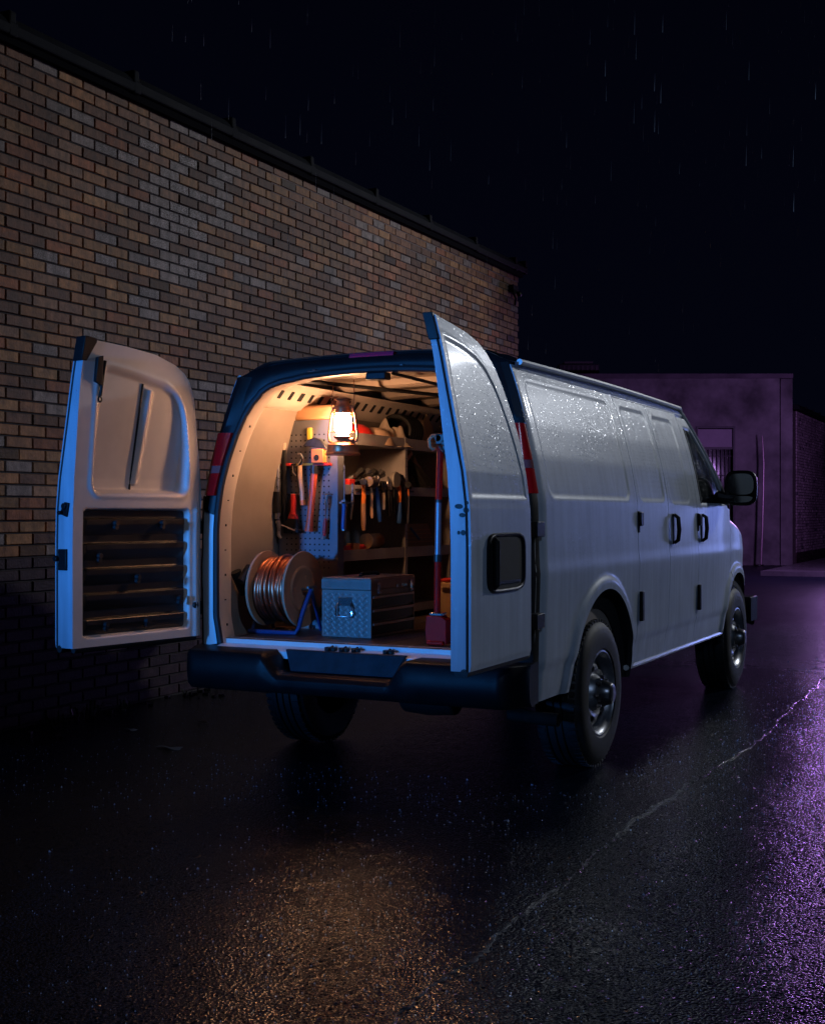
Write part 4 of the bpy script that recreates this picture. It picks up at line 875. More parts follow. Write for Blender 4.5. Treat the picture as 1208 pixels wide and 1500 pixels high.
m.tube([(LX-.085, LY-.0, 1.775), (LX-.04, LY-.045, 1.77), (LX+.04, LY-.045, 1.77), (LX+.085, LY, 1.775)], .002, 5)
for k in range(2): a = R(70+k*40)-math.pi; m.tube([(LX+.060*math.cos(a), LY+.060*math.sin(a), 1.775), (LX+.052*math.cos(a), LY+.052*math.sin(a), 1.862)], .0014, 5)
m.build('wire_guard', BRASS, t)
m = MB()
for s_ in (1, -1): m.tube([(LX+s_*.066, LY, 1.885), (LX+s_*.070, LY, 1.95), (LX+s_*.062, LY+.01, 2.055)], .0022, 6)
m.build('hanging_wire', BRASS, t, split=True)
# ---- copper reel on a blue stand
SY, SZ, SR = -.60, .925, .205
t = thing('copper_tube_reel', 'reel of shiny copper tubing on a blue stand at the left rear of the bay', 'reel', (-.62, SY, FLOOR))
FL = mat('reel_flange', (.46, .26, .16), .5, metal=.0, var=.15, vscale=6)
for xf, s_ in ((-.728, -1), (-.512, 1)):
    prof = [(.001, .0), (.03, .0), (.05, .004), (.095, .004), (.105, .012), (.118, .012), (.126, .004), (.170, .003), (.190, .010), (.203, .012), (.205, .004), (.202, -.002), (.001, -.003)]
    m = MB(); m.lathe([(r, s_*h) for r, h in prof], (xf, SY, SZ), 'x', 56)
    if s_ > 0:
        for k in range(3): a = R(60+120*k); m.cyl((xf-.001, SY+.07*math.cos(a), SZ+.07*math.sin(a)), (xf+.006, SY+.07*math.cos(a), SZ+.07*math.sin(a)), .012, n=12)
    m.build('flange', FL, t, ang=40)
m = MB(); m.cyl((-.72, SY, SZ), (-.52, SY, SZ), .09, n=30); m.build('core', FL, t)
m = MB(); COP = mat('copper', (.66, .24, .14), .34, metal=1.0, var=.15, vscale=20)
for k in range(9):
    xk = -.703+k*.0212+.003*math.sin(k*2.3); rk = .162+(.006 if k in (3, 6) else 0)
    m.tube([(xk+.004*math.sin(a*1+k), SY+rk*math.cos(a)*(1+.012*math.sin(2*a+k)), SZ+rk*math.sin(a)) for a in np.linspace(0, 2*math.pi, 64, endpoint=False)], .0112, 12, closed=True)
m.tube([(-.615+.055*a/3.0, SY+.182*math.cos(a+1.2), SZ+.182*math.sin(a+1.2)-.004) for a in np.linspace(0, 4.6, 60)], .0112, 12)
m.build('copper_coil', COP, t)
m = MB(); bs = mat('blue_stand_paint', (.012, .05, .17), .3, coat=.4)
m.tube([(-.455, SY, SZ+.0), (-.462, SY-.07, SZ-.11), (-.475, SY-.095, SZ-.20), (-.49, SY-.10, FLOOR+.014), (-.60, SY-.10, FLOOR+.013), (-.785, SY-.10, FLOOR+.013)], .012, 10)
m.tube([(-.455, SY, SZ+.0), (-.465, SY+.12, FLOOR+.013)], .010, 8); m.tube([(-.765, SY, SZ), (-.77, SY-.09, FLOOR+.013)], .010, 8); m.tube([(-.765, SY, SZ), (-.77, SY+.12, FLOOR+.013)], .010, 8)
m.build('stand', bs, t)
m = MB(); m.tube([(-.78, SY, SZ), (-.44, SY, SZ)], .008, 8); m.box((-.45, SY-.0, SZ+.012), (.012, .09, .012)); m.build('axle', STEEL, t)
# ---- diamond plate toolbox: corner (-.059,-.677); end face along x, drawer face along y
TX0, TX1, TY0, TY1, TZ0, TZ1 = -.345, -.055, -.670, -.165, FLOOR+.002, .995
t = thing('steel_toolbox', 'steel toolbox with diamond plate end and drawers standing on the van floor', 'toolbox', ((TX0+TX1)/2, (TY0+TY1)/2, TZ0))
DIA = mat('diamond_plate', (.19, .14, .12), .42, metal=.2, var=.15, vscale=14)
TBM = mat('toolbox_steel', (.30, .22, .17), .38, metal=.3, var=.15, vscale=10)
m = MB(); m.bx(TX0, TX1-.016, TY0+.004, TY1, TZ0, TZ1-.062); m.bx(TX1-.016, TX1, TY0+.004, TY0+.016, TZ0, TZ1-.062); m.bx(TX1-.016, TX1, TY1-.012, TY1, TZ0, TZ1-.062); m.bx(TX1-.016, TX1, TY0+.016, TY1-.012, TZ0, TZ0+.010); m.build('case', TBM, t, bevel=.002)
m = MB(); P = [(TX0-.001, TZ0), (TX1+.001, TZ0), (TX1+.001, TZ1-.064), (TX0-.001, TZ1-.064)]; m.prism(P, TY0, TY0+.004, lambda a, b, h: (a, h, b))
zi = 0; z = TZ0+.014
while z < TZ1-.075:
    x = TX0+.014+(zi % 2)*.0085; k = 0
    while x < TX1-.010:
        a = R(45) if (k+zi) % 2 else R(-45); M_ = Matrix.Rotation(a, 3, 'Y'); m.box((x, TY0-.0012, z), (.017, .0040, .0046), M_, 0, None, .6); x += .0205; k += 1
    z += .0160; zi += 1
m.build('diamond_end', DIA, t, smooth=False, bevel=0)
m = MB(); m.bx(TX0-.003, TX1+.003, TY0-.002, TY1+.002, TZ1-.060, TZ1-.006); m.box(((TX0+TX1)/2, (TY0+TY1)/2, TZ1-.002), (TX1-TX0, TY1-TY0, .008)); lid = m.build('lid', TBM, t, bevel=.005)
m = MB(); m.bx(TX0-.002, TX1+.002, TY0-.004, TY0-.0022, TZ1-.058, TZ1-.008)
for zi, z in enumerate((TZ1-.048, TZ1-.036, TZ1-.024)):
    for k in range(15): m.box((TX0+.020+k*.0175, TY0-.0045, z), (.014, .003, .0032), Matrix.Rotation(R(45 if (k+zi) % 2 else -45), 3, 'Y'))
m.build('diamond_trim', DIA, lid, smooth=False)
zs0 = TZ0+.014; hgt = (TZ1-.064-zs0)/3.25
for k in range(3):
    z0 = zs0+k*hgt; m = MB(); m.bx(TX1-.014, TX1-.004, TY0+.018, TY1-.014, z0, z0+hgt-.010); dr = m.build('drawer', mat('drawer_dark', (.022, .018, .016), .4, metal=.3), t, bevel=.002)
    m = MB(); m.bx(TX1-.004, TX1+.007, TY0+.018, TY1-.014, z0+hgt-.024, z0+hgt-.010); m.build('drawer_pull', mat('pull_metal', (.50, .38, .30), .35, metal=.3), dr, bevel=.003)
for y in (TY0+.07, TY1-.06):
    m = MB(); m.bx(TX1+.003, TX1+.012, y-.012, y+.012, TZ1-.085, TZ1-.025); m.cyl((TX1+.012, y-.012, TZ1-.075), (TX1+.012, y+.012, TZ1-.075), .007, n=8); m.cyl((TX1+.012, y-.010, TZ1-.035), (TX1+.012, y+.010, TZ1-.035), .005, n=8); m.build('latch', CHROME, lid, bevel=.002, split=True)
m = MB(); m.cyl((TX1+.003, (TY0+TY1)/2+.03, TZ1-.05), (TX1+.008, (TY0+TY1)/2+.03, TZ1-.05), .009, n=12); m.build('lock', CHROME, lid)
# maker's badge, a few raised letters
fc = bpy.data.curves.new('badge_text', 'FONT'); fc.body = 'KTools'; fc.size = .022; fc.extrude = .0006; fo = bpy.data.objects.new('badge_text', fc); sc.collection.objects.link(fo)
dg = bpy.context.evaluated_depsgraph_get(); me = bpy.data.meshes.new_from_object(fo.evaluated_get(dg)); bpy.data.objects.remove(fo)
bo = bpy.data.objects.new('badge', me); me.materials.clear(); me.materials.append(CHROME); sc.collection.objects.link(bo); bo.parent = lid
mtx = Matrix.Rotation(R(90), 4, 'Z') @ Matrix.Rotation(R(90), 4, 'X'); me.transform(mtx); bo.location = (TX1+.0045-t.location.x, TY1-.165-t.location.y, TZ1-.056-t.location.z)
m = MB(); zc = TZ1-.150; xc = TX0+.140; m.bx(xc-.040, xc+.040, TY0-.006, TY0-.001, zc+.006, zc+.050); m.build('handle_plate', CHROME, t, bevel=.002)
m = MB(); m.tube([(xc-.038, TY0-.010, zc+.020), (xc-.045, TY0-.022, zc-.005), (xc-.046, TY0-.024, zc-.040), (xc-.036, TY0-.024, zc-.050), (xc+.042, TY0-.024, zc-.050), (xc+.052, TY0-.024, zc-.040), (xc+.048, TY0-.022, zc-.005), (xc+.038, TY0-.010, zc+.020)], .0045, 8); m.build('end_handle', CHROME, t)
m = MB(); ym = (TY0+TY1)/2; xm = (TX0+TX1)/2; m.tube([(xm, ym-.10, TZ1+.002), (xm, ym-.085, TZ1+.016), (xm, ym+.085, TZ1+.016), (xm, ym+.10, TZ1+.002)], .010, 8); m.build('top_handle', BLACKP, lid)
# ---- cardboard box and red funnel tray behind the toolbox
m = MB(); x0, y0 = .10, .30
m.bx(-.10, .24, .22, .55, FLOOR+.002, .93); cb = tag(m.build('cardboard_box', CARD, None, loc=(.07, .38, FLOOR), bevel=.003), 'brown cardboard box on the van floor behind the toolbox', 'box')
m = MB(); m.tube([(-.08, .18, .945), (.10, .17, .955), (.26, .20, .945)], .010, 8); m.box((.08, .36, .945), (.30, .26, .022)); tag(m.build('red_tray', REDG, None, loc=(.07, .36, .93), bevel=.008), 'shallow red tray lying on the cardboard box', 'tray')
# ---- red clamp pole at the right
t = thing('pole_clamp', 'tall maroon and blue steel pole clamp standing beside the free door edge', 'clamp', (.385, -.80, FLOOR))
MAR = mat('maroon_paint', (.62, .012, .008), .5, spec=.12)
m = MB(); m.cyl((.393, -.80, 1.40), (.402, -.80, 1.66), .0165, n=14); m.cyl((.385, -.80, .84), (.388, -.80, 1.10), .0165, n=14); m.build('red_tube', MAR, t, split=True)
m = MB(); m.cyl((.388, -.80, 1.12), (.393, -.80, 1.395), .0155, n=14); m.build('steel_tube', mat('blue_steel', (.26, .28, .32), .35, metal=.4), t)
m = MB(); m.cyl((.387, -.80, 1.095), (.388, -.80, 1.13), .021, n=14); m.cyl((.3927, -.80, 1.385), (.3932, -.80, 1.40), .018, n=14); m.build('coupling', DSTEEL, t, split=True)
m = MB(); m.box((.43, -.80, 1.695), (.09, .05, .055)); m.box((.45, -.80, 1.66), (.06, .045, .05)); m.cyl((.40, -.825, 1.70), (.40, -.775, 1.70), .022, n=14); m.cyl((.43, -.83, 1.675), (.43, -.77, 1.675), .014, n=12); m.build('clamp_head', DSTEEL, t, bevel=.006)
m = MB(); m.tube([(.40, -.80, 1.712), (.36, -.80, 1.712), (.345, -.80, 1.695), (.348, -.80, 1.660), (.365, -.80, 1.645), (.378, -.80, 1.652)], [.014, .012, .012, .011, .010, .006], 10); m.build('clamp_jaw', mat('jaw_brass', (.50, .28, .16), .35, metal=.6), t)
m = MB(); m.tube([(.41, -.83, 1.66), (.43, -.83, 1.635), (.465, -.83, 1.61)], .006, 6); m.build('trigger', STEEL, t)
m = MB(); m.prism([(.345, .694), (.45, .694), (.45, .81), (.42, .83), (.345, .83), (.338, .76)], -.84, -.77, lambda a, b, h: (a, h, b)); m.tube([(.345, -.805, .82), (.345, -.805, .71), (.36, -.85, .70), (.44, -.85, .70)], .012, 8); m.build('base', MAR, t, bevel=.01)
m = MB(); m.box((.392, -.805, .838), (.07, .06, .016)); m.build('base_collar', CHROME, t, bevel=.004)
# ---- right hand tool rack
t = thing('tool_rack', 'blue grey steel rack along the right bay wall with a narrow end upright', 'rack', (.67, .5, FLOOR))
m = MB(); m.bx(.465, .49, -.74, -.72, FLOOR, 1.80); m.bx(.49, .86, -.735, -.722, FLOOR, 1.80); m.build('end_panel', PEG, t, smooth=False)
for z in (.78, 1.1, 1.42, 1.72): m = MB(); m.bx(.467, .85, -.72, 1.5, z, z+.03); m.build('shelf_board', SHELF, t, smooth=False)
m = MB(); m.bx(.448, .462, -.735, -.72, 1.60, 1.78); m.build('edge_strip', CREAM, t, smooth=False)
# ================================================================ the ground
def asphalt():
    m = bpy.data.materials.new('wet_asphalt'); m.use_nodes = True; N = m.node_tree.nodes; L = m.node_tree.links; b = N['Principled BSDF']
    tc = N.new('ShaderNodeTexCoord'); P = tc.outputs['Object']
    def noise(s, d=4, r=.6, dist=0):
        n = N.new('ShaderNodeTexNoise'); n.inputs['Scale'].default_value = s; n.inputs['Detail'].default_value = d; n.inputs['Roughness'].default_value = r; n.inputs['Distortion'].default_value = dist; L.new(P, n.inputs['Vector']); return n.outputs[0]
    def mr(v, a, b_, c, d):
        n = N.new('ShaderNodeMapRange'); n.inputs[1].default_value = a; n.inputs[2].default_value = b_; n.inputs[3].default_value = c; n.inputs[4].default_value = d; L.new(v, n.inputs[0]); return n.outputs[0]
    def math_(op, a, b_):
        n = N.new('ShaderNodeMath'); n.operation = op
        for i, q in enumerate((a, b_)):
            if isinstance(q, (int, float)): n.inputs[i].default_value = q
            else: L.new(q, n.inputs[i])
        return n.outputs[0]
    big = noise(.55, 5, .6, .4); mid = noise(3.5, 5, .65); fine = noise(42, 4, .7)
    v = N.new('ShaderNodeTexVoronoi'); v.inputs['Scale'].default_value = 95; L.new(P, v.inputs['Vector'])
    v2 = N.new('ShaderNodeTexVoronoi'); v2.inputs['Scale'].default_value = 95; L.new(P, v2.inputs['Vector'])
    cr = N.new('ShaderNodeValToRGB'); L.new(mr(mid, .3, .7, 0, 1), cr.inputs[0]); cr.color_ramp.elements[0].color = (.002, .004, .010, 1); cr.color_ramp.elements[1].color = (.006, .010, .020, 1)
    L.new(cr.outputs[0], b.inputs['Base Color'])
    wet = mr(big, .25, .75, 0, 1)
    sy_ = N.new('ShaderNodeSeparateXYZ'); L.new(P, sy_.inputs[0]); L.new(math_('ADD', math_('ADD', mr(mid, .25, .75, .12, .18), math_('MULTIPLY', wet, .06)), mr(math_('ADD', sy_.outputs[1], math_('MULTIPLY', noise(.9, 4), 3.0)), 3.5, 10.5, 0, .24)), b.inputs['Roughness'])
    b.inputs['Specular IOR Level'].default_value = .20
    b1 = N.new('ShaderNodeBump'); b1.inputs['Distance'].default_value = .006; L.new(mr(wet, 0, 1, .22, .40), b1.inputs['Strength'])
    h = math_('ADD', math_('MULTIPLY', v.outputs['Distance'], -.9), math_('ADD', math_('MULTIPLY', v2.outputs['Distance'], -.5), math_('MULTIPLY', fine, .9))); L.new(h, b1.inputs['Height'])
    b2 = N.new('ShaderNodeBump'); b2.inputs['Distance'].default_value = .05; b2.inputs['Strength'].default_value = .18; L.new(mid, b2.inputs['Height']); L.new(b1.outputs[0], b2.inputs['Normal'])
    s1 = N.new('ShaderNodeSeparateColor'); L.new(v2.outputs['Color'], s1.inputs[0]); s2 = N.new('ShaderNodeSeparateColor'); L.new(v.outputs['Color'], s2.inputs[0])
    chip = math_('MULTIPLY', math_('GREATER_THAN', s1.outputs[0], mr(noise(2.2, 4), .35, .65, .93, .66)), math_('LESS_THAN', v2.outputs['Distance'], .38)); chip2 = math_('GREATER_THAN', s2.outputs[0], .93)
    rot = N.new('ShaderNodeVectorMath'); rot.operation = 'MULTIPLY_ADD'; sw = N.new('ShaderNodeCombineXYZ'); L.new(s1.outputs[1], sw.inputs[0]); L.new(s1.outputs[2], sw.inputs[1]); sw.inputs[2].default_value = .5
    fl = flakes(N, L, sw.outputs[0], chip, 1.7, b2.outputs[0]); sw2 = N.new('ShaderNodeCombineXYZ'); L.new(s2.outputs[1], sw2.inputs[0]); L.new(s2.outputs[2], sw2.inputs[1]); sw2.inputs[2].default_value = .5
    fl2 = flakes(N, L, sw2.outputs[0], chip2, .7, fl.outputs[0]); L.new(fl2.outputs[0], b.inputs['Normal'])
    return m
ASPH = asphalt()
m = MB(); xs = np.concatenate([[-150, -40, -12], np.linspace(-6, 9, 90), [15, 40, 150]]); ys = np.concatenate([[-60, -20], np.linspace(-7, 14, 120), [20, 30, 60, 200]])
X, Y = np.meshgrid(xs, ys, indexing='ij'); Zg = .003*np.sin(X*.9+.4*Y)*np.sin(Y*.55+1.2)+.0015*np.sin(X*2.3+Y*1.7)-.001
def gz(x, y): return .003*math.sin(x*.9+.4*y)*math.sin(y*.55+1.2)+.0015*math.sin(x*2.3+y*1.7)-.001
m.grid(np.stack([X, Y, Zg], -1)); g = m.build('asphalt_ground', ASPH, None, ang=180); struct(g)
# paving seam running beside the van
m = MB(); P = []; q = random.Random(4); off = 0
for k in range(900):
    y = -5.5+k*.016; off += q.uniform(-.008, .008); off *= .96; x = 1.50+.03*math.sin(y*1.3)+off; w_ = max(.0008, .0026+.0042*math.sin(k*.037)*math.sin(k*.011+1)+q.uniform(-.001, .003)); z = gz(x, y)
    P.append([(x-w_*3, y, z-.001), (x-w_*1.2, y, z+.002+q.uniform(0, .003)), (x, y, z+.0008), (x+w_*1.2, y, z+.001+q.uniform(0, .003)), (x+w_*3, y, z-.001)])
m.grid(np.array(P)); s_ = m.build('road_seam', mat('tar_seam', (.035, .042, .055), .14, var=.3, vscale=30, bump=.5, bscale=90), None, ang=180); struct(s_)
# wet stone chips and beads standing proud of the asphalt
g_ = np.random.default_rng(5); n = 86000
gx = g_.uniform(-2.4, 6.5, n); gy = 5.5-(g_.uniform(0, 1, n)**1.0)*9.8; far = np.arange(n) > 48000; gy = np.where(far, g_.uniform(4.5, 19, n), gy); gx = np.where(far, g_.uniform(1.1, 7.5, n)+.12*(gy-5), gx); dens = .5+.5*np.sin(gx*1.7+1.3*np.sin(gy*1.1))*np.sin(gy*1.9+gx*.6); right = ss(gx, -.6, 2.2)
kp = (g_.uniform(0, 1, n) < (.18+.82*dens)*(.35+.65*right)) & ~((gx > -1.05) & (gx < 1.1) & (gy > -.6) & (gy < 5)); gx, gy = gx[kp], gy[kp]; n = len(gx)
rr = g_.uniform(.0014, .0034, n)*(1+.9*(g_.uniform(0, 1, n) > .93))*np.where(gy > 4.5, 1.7, 1.0); ph = g_.uniform(0, 6.28, n); ring = [(gx+rr*g_.uniform(.8, 1.3, n)*np.cos(ph+k*1.2566), gy+rr*g_.uniform(.8, 1.3, n)*np.sin(ph+k*1.2566)) for k in range(5)]
zz_ = np.array([gz(a, b) for a, b in zip(gx, gy)]); V = np.stack([np.stack([a, b, zz_-.001], -1) for a, b in ring]+[np.stack([gx+rr*g_.uniform(-.4, .4, n), gy+rr*g_.uniform(-.4, .4, n), zz_+rr*g_.uniform(.7, 1.5, n)], -1)], 1).reshape(-1, 3)
m = MB(); m.v = V.tolist(); m.f = [[i*6+k, i*6+(k+1) % 5, i*6+5] for i in range(n) for k in range(5)]; m.m = [0]*len(m.f); m.c = [None]*len(m.f)
o = m.build('gravel', mat('wet_chip', (.34, .44, .66), .25, spec=.9), None, smooth=False, fixn=False); o['kind'] = 'stuff'; o['label'] = 'glistening wet stone chips scattered over the asphalt'; o['category'] = 'gravel'
# raised pavement far right, lit by the purple lamp
m = MB(); m.add([(-2.3, 21, 0), (3, 21.5, 0), (12, 30, 0), (-2.3, 60, 0)], [(0, 1, 2, 3)]); m.v = [(x, y, .10) for x, y, z in m.v]+[(x, y, -.02) for x, y, z in m.v]; m.f += [[0, 1, 5, 4], [1, 2, 6, 5], [2, 3, 7, 6]]; m.m += [0]*3; m.c += [None]*3
struct(m.build('far_pavement', mat('wet_concrete', (.12, .115, .12), .28, var=.3, vscale=2, bump=.4, bscale=20), None, smooth=False))
# ================================================================ brick wall (near)
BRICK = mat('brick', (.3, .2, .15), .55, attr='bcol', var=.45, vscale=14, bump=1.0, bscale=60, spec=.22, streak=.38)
MORT = mat('mortar', (.050, .042, .040), .8, var=.4, vscale=12, bump=.5, bscale=60)
DCONC = mat('coping_stone', (.010, .012, .016), .75, spec=.15, var=.4, vscale=4, bump=.5, bscale=30)
def brick_building(name, label, x, y0, y1, H, band, seed, near=True):
    q = random.Random(seed); t = thing(name, label, 'brick building', (x, (y0+y1)/2, 0))
    m = MB(); m.bx(x-6, x-.012, y0, y1-.012, -.3, H)
    if near: m.bx(x-.0118, x-.0075, 2.4, y1-.02, H-.30, H-.06, 1)
    m.build('building_core', [MORT, mat('pale_mortar', (.26, .20, .19), .8, var=.5, vscale=5)], t, smooth=False)
    bw, bh, gap = .232, .0752, .0115; m = MB(); z = .012; row = 0; lb = MB()
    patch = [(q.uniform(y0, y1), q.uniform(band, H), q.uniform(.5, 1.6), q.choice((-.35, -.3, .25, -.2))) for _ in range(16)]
    if near: patch += [(.66, 3.6, 1.3, .22), (-.1, 3.2, .9, .2), (1.8, 3.3, .8, .2), (1.1, 3.55, .75, .35), (.2, 3.7, .5, .25), (.3, 2.6, .5, .2)]  # paler bricks: worn faces plus lamp sparkle put into the colour
    while z+bh < H:
        y = y0-(row % 2)*bw/2+q.uniform(-.01, .01)*0
        while y < y1-.03:
            a = max(y, y0); b_ = min(y+bw-gap, y1-.0); 
            if b_-a > .04:
                dk = z < band
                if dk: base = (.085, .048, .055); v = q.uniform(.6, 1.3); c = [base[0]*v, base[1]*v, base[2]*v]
                else:
                    base = q.choice(((.54, .25, .11), (.47, .22, .105), (.60, .30, .13), (.40, .19, .105), (.50, .19, .09), (.35, .18, .11), (.25, .13, .08), (.46, .25, .15), (.42, .22, .10)))
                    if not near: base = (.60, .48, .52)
                    v = q.uniform(.95, 1.55); c = [base[0]*v, base[1]*v, base[2]*v]
                    if q.random() < .03: c = [c[0]*.35, c[1]*.37, c[2]*.42]
                    pv = 0
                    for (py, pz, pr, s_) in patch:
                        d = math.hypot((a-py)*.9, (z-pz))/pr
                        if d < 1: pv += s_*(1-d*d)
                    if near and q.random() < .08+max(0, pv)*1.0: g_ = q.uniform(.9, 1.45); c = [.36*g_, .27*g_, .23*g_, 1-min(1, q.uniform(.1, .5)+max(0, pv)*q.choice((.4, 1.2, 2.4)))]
                    elif pv < 0: c = [u*(1+pv) for u in c]
                st = .5+.5*math.sin(a*2.1+.7*math.sin(a*5.3)+seed)*math.sin(a*.83+1.1); lvl = (z-band)/(H-band); c = [u*(1-.42*max(0, st)*max(0, lvl)**1.5) for u in c[:3]]+c[3:]
                dx = q.uniform(-.0025, .0025); tw = q.uniform(-.002, .002); z1 = z+bh-gap
                e = .0035; xf = x+dx
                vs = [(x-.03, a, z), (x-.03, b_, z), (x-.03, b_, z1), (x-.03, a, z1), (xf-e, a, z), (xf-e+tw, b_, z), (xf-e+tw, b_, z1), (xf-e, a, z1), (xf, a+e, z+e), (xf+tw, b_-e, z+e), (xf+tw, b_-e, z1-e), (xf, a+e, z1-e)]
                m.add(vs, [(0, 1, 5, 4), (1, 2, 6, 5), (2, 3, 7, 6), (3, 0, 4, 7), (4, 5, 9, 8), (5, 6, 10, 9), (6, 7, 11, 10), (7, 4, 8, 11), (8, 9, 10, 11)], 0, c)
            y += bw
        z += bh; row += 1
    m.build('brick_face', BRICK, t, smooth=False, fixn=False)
    # return face at the far corner
    # coping
    m = MB(); y = y0; k = 0
    while y < y1+.05:
        L_ = 1.18; b_ = min(y+L_, y1+.08)
        dz = q.uniform(-.008, .008)
        m.add([(x-.36, y+.006, H-.0+dz), (x-.36, b_-.006, H+dz), (x+.075, b_-.006, H-.01+dz), (x+.075, y+.006, H-.01+dz), (x-.36, y+.006, H+.14+dz), (x-.36, b_-.006, H+.14+dz), (x+.03, b_-.006, H+.115+dz), (x+.03, y+.006, H+.115+dz), (x+.078, y+.006, H+.05+dz), (x+.078, b_-.006, H+.05+dz)],
              [(0, 1, 2, 3), (4, 7, 6, 5), (3, 2, 9, 8), (8, 9, 6, 7), (0, 3, 8, 7, 4), (1, 5, 6, 9, 2)])
        m.box((x-.13, b_, H+.068+dz), (.40, .06, .150+q.uniform(0, .012)), Matrix.Rotation(q.uniform(-.12, .12), 3, 'X')); m.box((x+.040, b_, H+.03+dz), (.075, .08, .09))
        y = b_ if b_ < y1 else y1+9; k += 1
    m.build('coping', DCONC, t, smooth=False, bevel=.012)
    m = MB(); m.bx(x-.1, x+.045, y0, y1+.03, H-.055, H-.006); m.build('eaves_strip', mat('dark_flashing', (.006, .006, .008), .9, spec=.05), t, smooth=False)
    return t
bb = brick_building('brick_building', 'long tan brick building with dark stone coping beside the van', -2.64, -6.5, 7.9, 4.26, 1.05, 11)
m = MB(); m.box((-2.61, 7.66, 4.02), (.06, .16, .09)); m.tube([(-2.60, 7.60, 4.0), (-2.57, 7.63, 3.90), (-2.60, 7.70, 3.84)], .012, 6); m.lathe([(.001, -.03), (.03, -.02), (.03, .02), (.001, .03)], (-2.56, 7.72, 3.97), 'x', 14); tag(m.build('wall_bracket', BLACKP, None, loc=(-2.62, 7.66, 4.02)), 'small dark alarm bracket high at the far corner of the brick wall', 'bracket')
b2 = brick_building('brick_building', 'distant purple lit brick building beyond the concrete warehouse', -2.60, 27.3, 60, 4.05, .3, 21, near=False)
# weeds and debris at the foot of the wall
GR = mat('weed_leaf', (.03, .045, .02), .6)
G3 = 'weeds at the foot of the brick wall'
for k, (x, y, n, h, lab) in enumerate(((-2.52, -.02, 26, .13, 'bushy weed tuft at the wall foot below the open left door'), (-2.50, -.32, 16, .09, 'low weed tuft nearest the camera at the wall foot'), (-2.54, .42, 14, .08, 'small weed tuft further along the wall foot'), (-2.54, 1.15, 10, .06, 'tiny weed tuft behind the left door at the wall foot'))):
    q = random.Random(k+5); m = MB()
    for j in range(n):
        a = q.uniform(0, 6.28); r_ = q.uniform(.02, .12); hh = h*q.uniform(.5, 1.1); p = Vector((x+q.uniform(-.03, .05), y+q.uniform(-.09, .09), 0)); d = Vector((math.cos(a), math.sin(a), 0)); s_ = Vector((-d.y, d.x, 0))*.005
        p1 = p+d*r_*.4+Vector((0, 0, hh*.8)); p2 = p+d*r_+Vector((0, 0, hh*q.uniform(.5, 1)))
        m.add([p-s_, p+s_, p1+s_, p1-s_, p2], [(0, 1, 2, 3), (3, 2, 4)])
    tag(m.build('weed', GR, None, loc=(x, y, 0), smooth=False, fixn=False), lab, 'weed', G3)
G4 = 'litter scraps on the asphalt'
for k, (x, y, s_, lab) in enumerate(((-1.38, -.62, .085, 'long pale scrap painting a puddle highlight left of the rear bumper'), (-1.95, -.25, .045, 'short pale scrap on the asphalt between the wall and bumper'), (-1.72, .18, .04, 'small pale scrap nearest the left rear wheel side'), (-2.2, -.6, .03, 'tiny pale scrap close to the brick wall'))):  # first scrap is a puddle highlight put in as pale colour
    q = random.Random(k); m = MB(); P = np.array([[(x+(u-.5)*s_*2, y+(v-.5)*s_*.5+.01*math.sin(6*u), .008+.006*math.sin(5*u+k)*math.sin(4*v+1)) for v in np.linspace(0, 1, 4)] for u in np.linspace(0, 1, 9)]); m.grid(P)
    o = m.build('litter_and_glint', mat('paper_and_glint', (.22, .23, .25), .35), None, loc=(x, y, 0)); tag(o, lab, 'litter', G4); mo = o.modifiers.new('t', 'SOLIDIFY'); mo.thickness = .002
q = random.Random(9); m = MB()
for k in range(220):
    x = -2.62+abs(q.gauss(0, .12)); y = q.uniform(-2.5, 7.5); s_ = q.uniform(.006, .02); m.box((x, y, gz(x, y)+s_*.3), (s_*2, s_*1.5, s_), Matrix.Rotation(q.uniform(0, 3), 3, 'Z'))
o = m.build('gravel', mat('grit_stone', (.07, .065, .06), .7), None, smooth=False); o['kind'] = 'stuff'; o['label'] = 'loose grit along the foot of the brick wall'; o['category'] = 'grit'
# ================================================================ concrete warehouse behind
t = thing('warehouse', 'low concrete warehouse with stained wall and barred window far behind the van', 'warehouse', (-6, 25.4, 0))
ux, uy = .896, .4445; O_ = Vector((-2.68, 26.86, 0))
def F(s, z, d=0.0): return (O_.x-ux*s+(-uy)*-1*0+d*uy, O_.y-uy*s-d*ux, z)   # s metres left of the corner, d proud of the face
CONC = mat('old_concrete', (.19, .175, .185), .65, var=.8, vscale=1.1, bump=.5, bscale=6)
m = MB()
def slab(mb, s0, s1, z0, z1, d0, d1, mi=0):
    vs = [F(s0, z0, d0), F(s1, z0, d0), F(s1, z0, d1), F(s0, z0, d1), F(s0, z1, d0), F(s1, z1, d0), F(s1, z1, d1), F(s0, z1, d1)]
    mb.add(vs, [(0, 1, 2, 3), (4, 5, 6, 7), (0, 1, 5, 4), (1, 2, 6, 5), (2, 3, 7, 6), (3, 0, 4, 7)], mi)
HB = 4.80; WS0, WS1 = 1.48, 2.38
slab(m, 0, WS0, 0, HB, -8, 0); slab(m, WS1, 14, 0, HB, -8, 0); slab(m, WS0, WS1, 3.52, HB, -8, 0); slab(m, WS0, WS1, 0, 1.1, -8, 0); slab(m, WS0, WS1, 1.1, 3.52, -8, -.25)
wl_ = m.build('wall', CONC, t, smooth=False)
m = MB(); slab(m, -.05, 14, HB, HB+.12, -8.05, .06); m.build('parapet', mat('parapet_stone', (.12, .10, .12), .7, var=.5, vscale=1.5), t, smooth=False)
m = MB(); slab(m, -.02, .28, 0, HB-.02, .003, .10); slab(m, 5.0, 5.25, 0, HB-.02, .003, .05); m.build('pilaster', CONC, t, smooth=False, split=True)
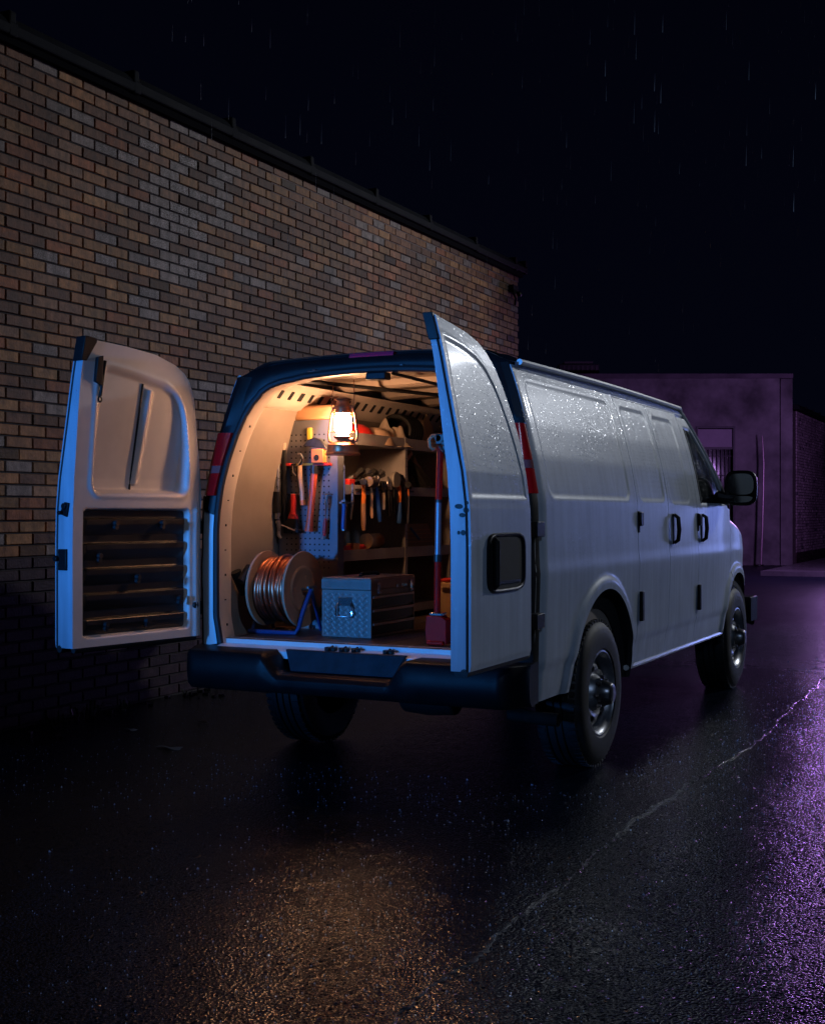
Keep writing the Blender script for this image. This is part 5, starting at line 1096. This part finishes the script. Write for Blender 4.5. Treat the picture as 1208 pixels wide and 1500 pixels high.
m = MB(); slab(m, WS0, WS1, 3.04, 3.50, -.2, -.05); w1 = m.build('window_board', mat('pale_board', (.33, .28, .34), .6, var=.2, vscale=3), t, smooth=False)
m = MB(); slab(m, WS0-.05, WS0, 1.05, 3.57, -.2, .03); slab(m, WS1, WS1+.05, 1.05, 3.57, -.2, .03); slab(m, WS0, WS1, 3.52, 3.57, -.2, .03); slab(m, WS0, WS1, 1.05, 1.10, -.2, .05); slab(m, WS0, WS1, 2.98, 3.04, -.2, -.02)
w2 = m.build('window', mat('dark_frame', (.02, .017, .022), .5), t, smooth=False)
m = MB(); slab(m, WS0, WS1, 1.1, 2.98, -.22, -.16); m.build('pane', GLASS, w2, smooth=False)
m = MB()
for k in range(8): s0 = WS0+.05+k*.108; slab(m, s0, s0+.018, 1.1, 2.98, -.12, -.10)
for z in (1.7, 2.3, 2.8): slab(m, WS0, WS1, z, z+.02, -.10, -.09)
m.build('window_bar', mat('bar_iron', (.05, .04, .055), .6), w2, smooth=False)
t = thing('rooftop_unit', 'dark boxy vent unit on the roof seen above the van', 'roof unit', (-7.5, 25.0, HB+.12))
m = MB()
def ru(s0, s1, z0, z1, d0, d1): slab(m, s0, s1, z0, z1, d0, d1)
ru(4.85, 5.9, HB+.12, HB+.42, -1.4, -.4); m.build('housing', mat('unit_metal', (.035, .035, .04), .5, metal=.3), t, smooth=False, bevel=.02)
m = MB(); ru(5.0, 5.75, HB+.42, HB+.50, -1.3, -.5)
for k in range(8): ru(4.9+k*.12, 4.95+k*.12, HB+.17, HB+.38, -.4, -.385)
m.build('louvre', mat('louvre_metal', (.06, .055, .06), .5), t, smooth=False)
t = thing('leaning_pole', 'thin leaning metal pole against the concrete warehouse wall', 'pole', F(.60, 0, .5))
m = MB(); m.tube([F(.90, 0, .5), F(.86, 1.0, .5), F(.84, 1.8, .5), F(.82, 2.6, .47), F(.84, 3.1, .45), F(.85, 3.3, .45)], [.030, .030, .028, .026, .022, .012], 10); m.build('shaft', mat('pole_metal', (.40, .28, .34), .4, metal=.4, var=.2, vscale=6), t)
m = MB(); m.cyl(F(.95, 0, .5), F(.95, .04, .5), .12, n=16); m.build('base_plate', DSTEEL, t)
# ================================================================ falling rain
q = random.Random(31); m = MB()
for k in range(6000):
    y = q.uniform(0, 22); x = q.uniform(-2.2+0, 3+ y*.75); z = q.uniform(.5, 9); l = q.uniform(.08, .17); r_ = .0013
    ax = Vector((-2.3, -13, 1.9)); ad = (Vector((-.1, -1.2, 1.52))-ax).normalized(); pv = Vector((x, y, z))-ax
    if pv.angle(ad) < .15 or x < -2.2+.12*y: continue
    m.add([(x-r_, y, z), (x+r_, y, z), (x, y+r_*2, z), (x+.003, y, z+l)], [(0, 1, 2), (0, 1, 3), (1, 2, 3), (2, 0, 3)])
o = m.build('rain', mat('rain_water', (.8, .85, .9), .3, spec=1.0), None); o['kind'] = 'stuff'; o['label'] = 'fine falling rain drops over the alley'; o['category'] = 'rain'
